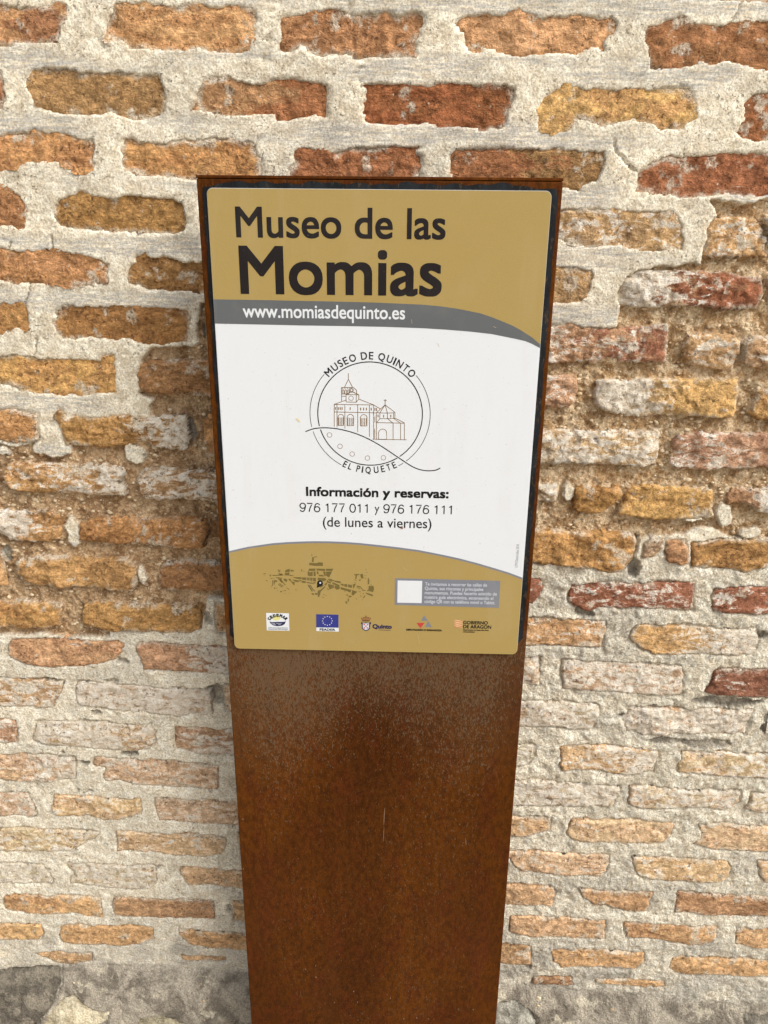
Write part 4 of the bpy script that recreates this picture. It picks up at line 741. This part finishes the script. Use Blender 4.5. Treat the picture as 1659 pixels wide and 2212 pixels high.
# emblem
EW = (639.4, 743.0, 5.053)
def ez(pts): return bp([(EW[0] + x / EW[2], EW[1] + y / EW[2]) for x, y in pts])
P = Print()
ctr = ez([(808, 772)])[0]; k1 = (ez([(1380, 772)])[0][0] - ez([(237, 772)])[0][0]) / 2 / 571.5
def ang(x, y): q = ez([(x, y)])[0]; return math.atan2(q[1] - ctr[1], q[0] - ctr[0])
def arc(r, a0, a1, w, mat=None):
    n = max(6, int(abs(a1 - a0) * 22)); P.stroke([(ctr[0] + r * math.cos(a0 + (a1 - a0) * i / n), ctr[1] + r * math.sin(a0 + (a1 - a0) * i / n)) for i in range(n + 1)], w, mat or M_BLACK, 1)
R1, R2 = 571 * k1, 656 * k1; tau = 2 * math.pi
aL0, aL1, aR0, aR1 = ang(250, 897), ang(262, 935), ang(1110, 1253), ang(1137, 1235)
arc(R1, aR1, aL0 if aL0 > 0 else aL0 + tau, 11 * k1); arc(R1, aL1, aR0, 11 * k1)
f2 = lambda a: a if a > 0 else a + tau
arc(R2, f2(ang(322, 342)), f2(ang(170, 905)), 6.6 * k1); arc(R2, f2(ang(185, 955)), f2(ang(495, 1322)), 6.6 * k1)
arc(R2, ang(1207, 1280), ang(1297, 355), 6.6 * k1); arc(R2, ang(1120, 1330), ang(1172, 1303), 6.6 * k1)
sw = np.array([(103, 957), (190, 922), (300, 912), (420, 920), (540, 942), (680, 985), (800, 1040), (900, 1095), (1000, 1160), (1110, 1235), (1200, 1295), (1270, 1340), (1340, 1370), (1420, 1385), (1500, 1383), (1545, 1372), (1575, 1353)], float)
tt = np.linspace(0, len(sw) - 1, 60); sws = np.stack([np.interp(tt, range(len(sw)), sw[:, 0]), np.interp(tt, range(len(sw)), sw[:, 1])], -1)
ker = np.array([.25, .5, .25])
for _ in range(3): sws[1:-1] = .25 * sws[:-2] + .5 * sws[1:-1] + .25 * sws[2:]
P.stroke(ez(sws), 11 * k1, M_BLACK, 1)
def ring(x, y, r, w, mat):
    c = ez([(x, y)])[0]; P.stroke([(c[0] + r * k1 * math.cos(i * tau / 24), c[1] + r * k1 * math.sin(i * tau / 24)) for i in range(24)], w * k1, mat, 1, True)
for c in ((366, 993), (481, 1117), (614, 1201), (780, 1245), (955, 1242)): ring(c[0], c[1], 26, 5, M_BROWN)
LN = '''572,320 572,382|528,475 572,385 618,475|498,475 618,475 632,478 662,508 662,540|498,475 498,622|498,546 548,546|498,570 546,570|588,490 625,490 625,517 588,517 588,490|575,527 640,527
548,553 590,527|625,527 685,553|547,553 658,553 658,636 547,633 547,553|658,636 686,602 686,555 658,553|415,660 547,612|686,602 848,665|415,660 848,665 920,708|418,660 418,905|448,662 448,910|534,663 534,922|674,664 674,960|802,665 802,1012|848,665 848,1040|880,752 415,742
862,790 862,855|860,925 860,1035|973,602 973,665|958,617 990,617|880,748 973,665 915,752|998,752 973,665 1080,745|880,748 915,752 998,754 1065,752 1080,745|878,750 880,1040|915,752 915,815 880,860|998,754 1000,815 1060,865|1065,752 1065,812 1140,865|1080,745 1080,808 1185,862|915,815 1000,815 1080,812|880,858 1185,865|1060,865 1060,1043|1142,865 1142,1045|1183,865 1183,1045|838,1040 1207,1046'''
for l in LN.replace('\n', '|').split('|'):
    q = [tuple(map(float, p.split(','))) for p in l.split()]
    for a, b in zip(q[:-1], q[1:]): P.stroke(ez([a, b]), 6.6 * k1, M_BROWN, 1)
for x, y0, y1 in [(432, 690, 718), (462, 690, 720), (483, 690, 720), (503, 690, 720), (592, 690, 720), (706, 695, 725), (738, 695, 725), (768, 695, 725), (821, 695, 725), (862, 697, 728), (879, 700, 732), (896, 772, 800), (957, 773, 803), (1035, 773, 803)]:
    P.stroke(ez([(x, y0), (x, y1)]), 10 * k1, M_BROWN, 1)
for i in range(6): P.stroke(ez([(506 + i * 19, 478), (506 + i * 19, 489)]), 6.6 * k1, M_BROWN, 1)
def arch(cx, hw, top, bot, bars):
    q = [(cx - hw, bot)] + [(cx - hw * math.cos(math.pi * i / 10), top + hw - hw * math.sin(math.pi * i / 10)) for i in range(11)] + [(cx + hw, bot), (cx - hw, bot)]
    P.stroke(ez(q), 6.6 * k1, M_BROWN, 1)
    for j in range(bars): x = cx + (j - (bars - 1) / 2) * hw * 0.5; P.stroke(ez([(x, top + hw * 1.05), (x, bot - 4)]), 7 * k1, M_BROWN, 1)
arch(490, 32, 768, 890, 4); arch(594, 36, 768, 892, 4); arch(740, 36, 770, 895, 4); arch(946, 44, 928, 1040, 0)
for x in (514, 542, 571): arch(x, 9, 500, 545, 0)
ring(601, 592, 25, 5, M_BROWN); ring(607, 502, 15, 5, M_BROWN)
ADV = {' ': .28, 'M': .80, 'U': .72, 'S': .52, 'E': .56, 'O': .82, 'D': .76, 'Q': .82, 'I': .26, 'N': .76, 'T': .60, 'P': .56, 'L': .50}
def arc_text(txt, rbase, cap, a_from, a_to, bottom=False):
    pos = []; x = 0
    for ch in txt: pos.append(x + ADV[ch] / 2); x += ADV[ch]
    for ch, q in zip(txt, pos):
        if ch == ' ': continue
        a = a_from + (a_to - a_from) * (q - pos[0]) / (pos[-1] - pos[0]); w = (ADV[ch] - .07) * cap * 1.12
        def rot(p, a=a):
            rr = rbase + (-p[1] if bottom else p[1]); d = p[0] / (rbase if bottom else rbase)
            th = (-math.pi / 2 + a + d * 1.0) if bottom else (math.pi / 2 - a - d)
            return (ctr[0] + rr * math.cos(th), ctr[1] + rr * math.sin(th))
        put_text(P, ch, -w / 2, w / 2, (-0.16 * cap if ch == 'Q' else 0), cap, M_BLACK, 1, 0.00018, rot, 4)
arc_text('MUSEO DE QUINTO', 597 * k1, 80 * k1, math.radians(-44.6), math.radians(44.2))
arc_text('EL PIQUETE', 666 * k1, 76 * k1, math.radians(-26.0), math.radians(25.6), True)
P.done('emblem', 'round line drawing emblem of a church on a hill')

# street map of the town on the lower gold panel
W5 = (483.8, 1140.5, 4.8); W6 = (820.8, 1140.5, 4.8)
def z5(pts): return bp([(W5[0] + x / 4.8, W5[1] + y / 4.8) for x, y in pts])
def z6(pts): return bp([(W6[0] + x / 4.8, W6[1] + y / 4.8) for x, y in pts])
P = Print()
MAPS = '''908,270 916,270 914,292 908,292|916,300 934,302 930,352 912,352|934,298 964,294 964,302 934,304|885,360 960,364 985,355 1026,358 1026,392 940,392 884,384|886,420 948,420 948,444 872,444|960,420 1050,424 1050,444 962,440|1058,422 1134,422 1120,446 1058,442|866,452 884,452 886,462 920,450 920,498 890,500 870,492|928,452 950,452 952,500 930,498|962,450 980,452 982,480 964,476|984,484 1030,486 1036,502 984,500|1028,450 1052,452 1056,500 1040,494|1058,452 1122,450 1090,512 1060,496
705,508 804,510 804,530 760,526|810,512 856,512 856,540 810,534|862,512 888,514 888,545 862,540|894,514 918,514 918,548 894,546|924,516 954,516 954,556 924,550|972,514 1050,518 1062,536 1040,552 972,540|1066,540 1078,536 1070,556|632,450 640,436 680,422 684,452 636,460|690,430 728,440 724,450 690,450|632,468 680,460 676,492 630,490|680,484 726,492 726,496 680,496|505,486 560,486 600,476 622,492 505,496|474,484 490,484 488,500 474,500|565,470 606,474 600,484 568,480|560,430 568,430 570,452 562,455|578,432 586,430 582,458 572,456
482,520 505,518 505,524 484,526|510,520 526,516 528,524|538,512 580,510 574,520 540,520|500,540 514,545 512,580 496,610 492,606 504,575|520,540 538,540 520,600|540,540 560,552 534,560|560,524 574,520 606,560 600,570|582,516 598,514 598,540 640,590 634,594 588,545|565,580 610,612 604,618 562,588|570,570 620,600 616,606 572,578|614,528 640,524 660,540 650,560 632,552|646,614 680,636 676,642 650,622|412,470 436,468 434,476 410,480|408,480 418,486 414,490|420,492 428,494 426,500|436,540 450,542 450,552 438,550|520,618 530,612 528,634 520,628|530,628 556,620 556,626|550,646 564,648 562,656|582,654 604,652 602,664 584,666|618,646 648,646 646,652 620,652|628,678 642,680 638,686|670,672 680,674 676,680|738,638 758,640 756,646 738,644
664,524 700,530 690,540 716,560 712,586 700,560 680,545|716,560 734,556 732,590 720,592|706,534 760,540 790,552 760,560 740,556|770,536 806,542 800,555|810,546 852,552 846,570 806,566|856,556 900,566 940,576 930,582 860,570|902,556 918,556 912,566|922,560 950,562 950,576 924,570|866,590 886,588 912,640 922,660 908,656|890,592 900,590 930,640 950,652 940,658 918,640|905,672 936,680 930,696 912,688|940,676 972,672 968,694 944,690|972,650 1000,640 1050,600 1052,612 1004,660 990,712 974,716|1000,596 1040,590 1018,610 990,620|1040,590 1060,566 1072,572 1056,596|1062,560 1070,548 1110,560 1106,576 1090,572|1080,580 1140,592 1140,620 1096,636 1080,600|1064,620 1096,640 1076,640|1026,680 1044,690 1036,696|1016,712 1040,720 1030,728|1050,696 1066,698 1056,704
1090,520 1150,545 1210,552 1212,572 1170,564 1110,540|1084,526 1128,550 1118,558 1080,540|1128,560 1200,592 1194,606 1122,580|1148,596 1200,606 1200,630 1170,640 1146,620|1206,576 1240,580 1240,604 1216,590|1246,582 1276,580 1280,612 1250,606|1284,584 1330,590 1326,620 1290,614|1336,586 1370,574 1356,606 1340,630|1208,612 1300,636 1322,640 1310,670 1270,650 1212,636|1240,650 1262,652 1258,660|1330,642 1384,660 1340,700 1322,690|1296,700 1330,706 1310,720 1290,716|1262,690 1290,690 1280,706|1284,730 1298,734 1292,768 1282,760|1258,756 1272,760 1282,782 1264,784|1366,728 1380,734 1374,744|1352,478 1404,476 1404,486 1380,488 1372,530 1362,528 1366,490 1352,488|1412,480 1440,474 1448,520 1424,524|1452,492 1474,490 1472,496|1398,538 1414,530 1418,544 1404,550|1344,536 1376,538 1374,546|1346,562 1368,566 1364,572|1460,424 1480,426 1478,434|1464,454 1488,458 1486,464|1492,520 1504,520 1506,580 1490,586|1510,540 1516,540 1514,560|1456,514 1474,518 1470,526|1500,600 1550,600 1556,630 1546,664 1494,650 1500,620|1520,586 1530,584 1528,600|1376,596 1420,606 1414,618 1380,612|1370,612 1410,628 1408,636|1430,636 1468,644 1466,652 1428,646|1390,654 1420,660 1416,668|1462,668 1500,676 1546,692 1542,708 1490,690|1436,676 1452,676 1448,688|1410,700 1424,702 1420,716|1456,700 1468,702 1446,730 1440,724|1430,740 1442,742 1438,748|1418,610 1438,628 1420,630|1480,640 1496,648 1490,660|800,430 812,430 810,450 802,450|818,446 838,448 836,454'''
for l in MAPS.replace('\n', '|').split('|'): P.poly(z5([tuple(map(float, p.split(','))) for p in l.split()]), M_OLIVE, 2)
pin = [(962, 620)] + [(995 + 33 * math.cos(math.radians(a)), 572 + 33 * math.sin(math.radians(a))) for a in range(165, 60 + 361, 12)]
pin = [(962, 620), (966, 590)] + [(996 + 31 * math.cos(math.radians(a)), 573 - 31 * math.sin(math.radians(a))) for a in range(190, -71, -15)]
P.poly(z5(pin), M_INK, 3); P.poly(z5([(999 + 10 * math.cos(i * .5236), 568 + 10 * math.sin(i * .5236)) for i in range(12)]), M_PALE, 4)
P.done('street_map', 'small olive street map with a dark place marker')

# grey note box with blank white square
P = Print(); P.poly(z6([(157, 520), (1247, 548), (1232, 828), (153, 797)]), M_LAV, 2); P.poly(z6([(183, 543), (438, 548), (432, 778), (180, 773)]), M_WHITE, 3)
for i, (t, r) in enumerate((('Te invitamos a recorrer las calles de', 1110), ('Quinto, sus rincones y principales', 1072), ('monumentos. Puedes hacerlo asistido de', 1212), ('nuestra guía electrónica, escaneando el', 1175), ('código QR con tu teléfono móvil o Tablet.', 1192))):
    y = 595 + i * 45.2; x = 467 - i * 1.6; a = z6([(x, y)])[0]; b = z6([(r, y)])[0]; hgt = abs(z6([(x, y - 34)])[0][1] - a[1])
    v, f = glyphs(t); lo = v[:, 1].min(); hi = v[:, 1].max(); cap = 0.70
    put_text(P, t, a[0], b[0], a[1] + lo / cap * hgt, a[1] + hi / cap * hgt, M_PALE, 3, 0.00008)
P.done('note_box', 'blue grey box with small pale text and a white square')
P = Print(); a = bp((1114, 1225.5))[0]; b = bp((1119.8, 1176))[0]
def rot90(p): return (a[0] + 0.0015 - p[1] + 0.0006, a[1] + p[0])
put_text(P, 'UTM Desarrollos 2018', 0, b[1] - a[1], -0.0006, 0.0034, M_LAV, 1, 0, rot90); P.done('side_credit')

# row of sponsor marks
P = Print(); P.poly(z5([(437, 880), (673, 884), (679, 1065), (444, 1061)]), M_WHITE, 2)
P.poly(z5([(545 + 42 * math.cos(i * .3), 932 + 26 * math.sin(i * .3)) for i in range(21)]), M_YEL, 3)
P.poly(z5([(472, 968), (500, 975), (560, 972), (620, 972), (643, 966), (630, 995), (600, 1012), (560, 1016), (515, 1010), (485, 990)]), M_NAVY, 4)
for q in ((490, 985, 530, 990), (540, 986, 600, 988), (510, 998, 540, 1000), (560, 1000, 590, 1001)): P.stroke(z5([(q[0], q[1]), (q[2], q[3])]), 0.0006, M_PALE, 5)
for i, ch in enumerate('CEDEMAR'):
    a = math.radians(-60 + 20 * i); cx, cy = 557 + 100 * math.sin(a), 975 - 70 * math.cos(a) ; q = z5([(cx, cy)])[0]
    put_text(P, ch, -.0019, .0019, -.0026, .0026, M_BLACK, 4, 0.0004, lambda p, q=q, a=a: (q[0] + p[0] * math.cos(a) + p[1] * math.sin(a), q[1] - p[0] * math.sin(a) + p[1] * math.cos(a)), 4)
for t, y in (('Centro para el desarrollo de las', 1034), ('Comarcas del MAR de Aragón', 1050)):
    q = z5([(460, y + 5)])[0]; r = z5([(662, y + 5)])[0]; put_text(P, t, q[0], r[0], q[1] - .0004, q[1] + .0025, M_NAVY, 4)
P.done('sponsor_mark', 'white square mark with yellow sun and navy bowl')
P = Print(); P.poly(z5([(957, 893), (1187, 898), (1190, 1074), (958, 1068)]), M_WHITE, 2); P.poly(z5([(957, 893), (1187, 898), (1188, 1033), (958, 1030)]), M_BLUE, 3)
for i in range(12):
    a = i * tau / 12; cx, cy = 1072 + 50 * math.sin(a), 962 - 46 * math.cos(a)
    P.poly(z5([(cx + (7.5 if j % 2 == 0 else 3.2) * math.sin(j * math.pi / 5), cy - (7.5 if j % 2 == 0 else 3.2) * math.cos(j * math.pi / 5)) for j in range(10)]), M_WHITE, 4)
q = z5([(993, 1064)])[0]; r = z5([(1153, 1066)])[0]; put_text(P, 'FEADER', q[0], r[0], q[1], z5([(993, 1039)])[0][1], M_BLACK, 3, 0.00015); P.done('sponsor_mark', 'blue flag mark with a ring of white stars')
P = Print()
P.poly(z5([(1425, 972), (1440, 985), (1468, 978), (1500, 984), (1522, 972), (1526, 992), (1516, 1000), (1514, 1040), (1500, 1058), (1470, 1068), (1444, 1056), (1430, 1040), (1430, 1000), (1420, 992)]), M_NAVY, 2)
P.poly(z5([(1440, 988), (1506, 988), (1504, 1035), (1492, 1050), (1470, 1058), (1450, 1048), (1440, 1034)]), M_PALE, 3)
for cx, cy in ((1455, 1000), (1490, 1000), (1472, 1017), (1456, 1035), (1488, 1035)): P.poly(z5([(cx + 8 * math.cos(i * .7854), cy + 8 * math.sin(i * .7854)) for i in range(8)]), M_RED, 4)
P.poly(z5([(1434, 968), (1512, 968), (1510, 958), (1526, 940), (1518, 928), (1500, 924), (1472, 920), (1446, 924), (1428, 928), (1420, 940), (1436, 958)]), M_TAN, 2)
for x in (1438, 1460, 1484, 1508): P.stroke(z5([(x, 928), (1472 + (x - 1472) * .8, 956)]), 0.0009, M_GOLD, 3)
P.stroke(z5([(1436, 963), (1510, 963)]), 0.0009, M_INK, 3); P.stroke(z5([(1472, 908), (1472, 922)]), 0.0006, M_INK, 3); P.stroke(z5([(1466, 914), (1478, 914)]), 0.0006, M_INK, 3)
q = bp((804.6, 1357.5))[0]; r = bp((846.4, 1358.2))[0]; put_text(P, 'Quinto', q[0], r[0], q[1] - .0012, bp((804.6, 1348))[0][1], M_NAVY, 2, 0.00042)
P.stroke(bp([(817, 1360.6), (844, 1361.4)]), 0.0007, M_NAVY, 2); P.done('sponsor_mark', 'crowned shield mark beside a navy town name')
P = Print(); P.poly(z6([(460, 905), (425, 962), (495, 962)]), M_LAV, 2); P.poly(z6([(378, 983), (462, 983), (420, 1040)]), M_RED, 2); P.poly(z6([(500, 965), (468, 1026), (540, 1028)]), M_LAV, 2)
q = z6([(272, 1064)])[0]; r = z6([(642, 1072)])[0]; put_text(P, 'DIPUTACION D ZARAGOZA', q[0], r[0], q[1], z6([(272, 1044)])[0][1], M_BLACK, 2, 0.00024); P.done('sponsor_mark', 'mark of two grey triangles and a red one')
P = Print(); P.poly(z6([(770, 953), (855, 956), (853, 1034), (770, 1032)]), M_CREAM, 2)
for i in range(4):
    y = 958 + i * 20; P.poly(z6([(772, y - 1), (800, y + 4), (853, y - 1), (853, y + 11), (800, y + 12), (772, y + 11)]), M_ORG, 3)
for t, x0, x1, y0, y1, bo, mm in (('GOBIERNO', 862, 1118, 961, 997, .0002, M_BLACK), ('DE ARAGON', 862, 1153, 1003, 1040, .0002, M_BLACK), ('Departamento de Desarrollo Rural', 860, 1125, 1048, 1066, .00012, M_INK), ('y Sostenibilidad', 858, 980, 1068, 1086, .00012, M_INK)):
    q = z6([(x0, y1)])[0]; r = z6([(x1, y1)])[0]; put_text(P, t, q[0], r[0], q[1], z6([(x0, y0)])[0][1], mm, 2, bo)
P.done('sponsor_mark', 'orange striped mark beside a black two line name')
# scuffs on the print and scratches in the rust
M_SCUFF = flat('scuff', (206, 186, 136), 0.5)
for l in ([(870.6, 1225), (878.7, 1233)], [(902, 1370), (907, 1390)], [(889, 690), (890, 699)], [(1065, 705), (1072, 708)], [(945, 741), (949, 748)]):
    P = Print(); P.stroke(bp(l), 0.0005, M_SCUFF, 5); P.done('scuff')
P = Print(); P.poly(bp([(864.5, 1141.8), (869, 1136), (871, 1142)]), M_TAN, 5); P.done('rust_spot')
P = Print(); P.poly(bp([(638, 903), (643, 903.5), (650, 910), (648, 912)]), M_CREAM, 5); P.done('scuff')
def steel_marks():
    m = NT('bare_scratch').done(lin((128, 100, 76)), 0.6)
    def stroke(name, a, b, w, n):
        a = sp(a)[0]; b = sp(b)[0]; y = SY - 0.00025 - OR.y; t = np.linspace(0, 1, n)
        L = [(a[0] + (b[0] - a[0]) * q - w * (0.15 + 0.5 * math.sin(math.pi * min(max(q, .05), .95))) - OR.x, a[1] + (b[1] - a[1]) * q - OR.z) for q in t]
        R_ = [(a[0] + (b[0] - a[0]) * q + w * (0.15 + 0.4 * math.sin(math.pi * min(max(q, .05), .95))) - OR.x, a[1] + (b[1] - a[1]) * q - OR.z) for q in t]
        me = bpy.data.meshes.new(name); pts = L + R_[::-1]; me.from_pydata([(x, y, z) for x, z in pts], [], [list(range(len(pts)))]); link(name, me, sign, [m])
    stroke('scratch', (831, 1745), (829, 1782), 0.0012, 6); stroke('scratch', (829.5, 1784), (828, 1818), 0.0008, 6); stroke('scratch', (1006, 1810), (1007, 1826), 0.001, 5)
    for x, y in ((525, 1769), (526, 1876), (876, 1912), (914, 1922), (682, 2085), (683, 2110), (764, 2141), (844, 2155), (723, 2165), (872, 2200), (900, 2198), (926, 2200), (772, 2164), (660, 2093), (1022, 2180)):
        stroke('paint_fleck', (x, y - 1), (x + random.uniform(-1, 1), y + random.uniform(1.5, 3)), random.uniform(.0011, .0022), 5)
steel_marks()
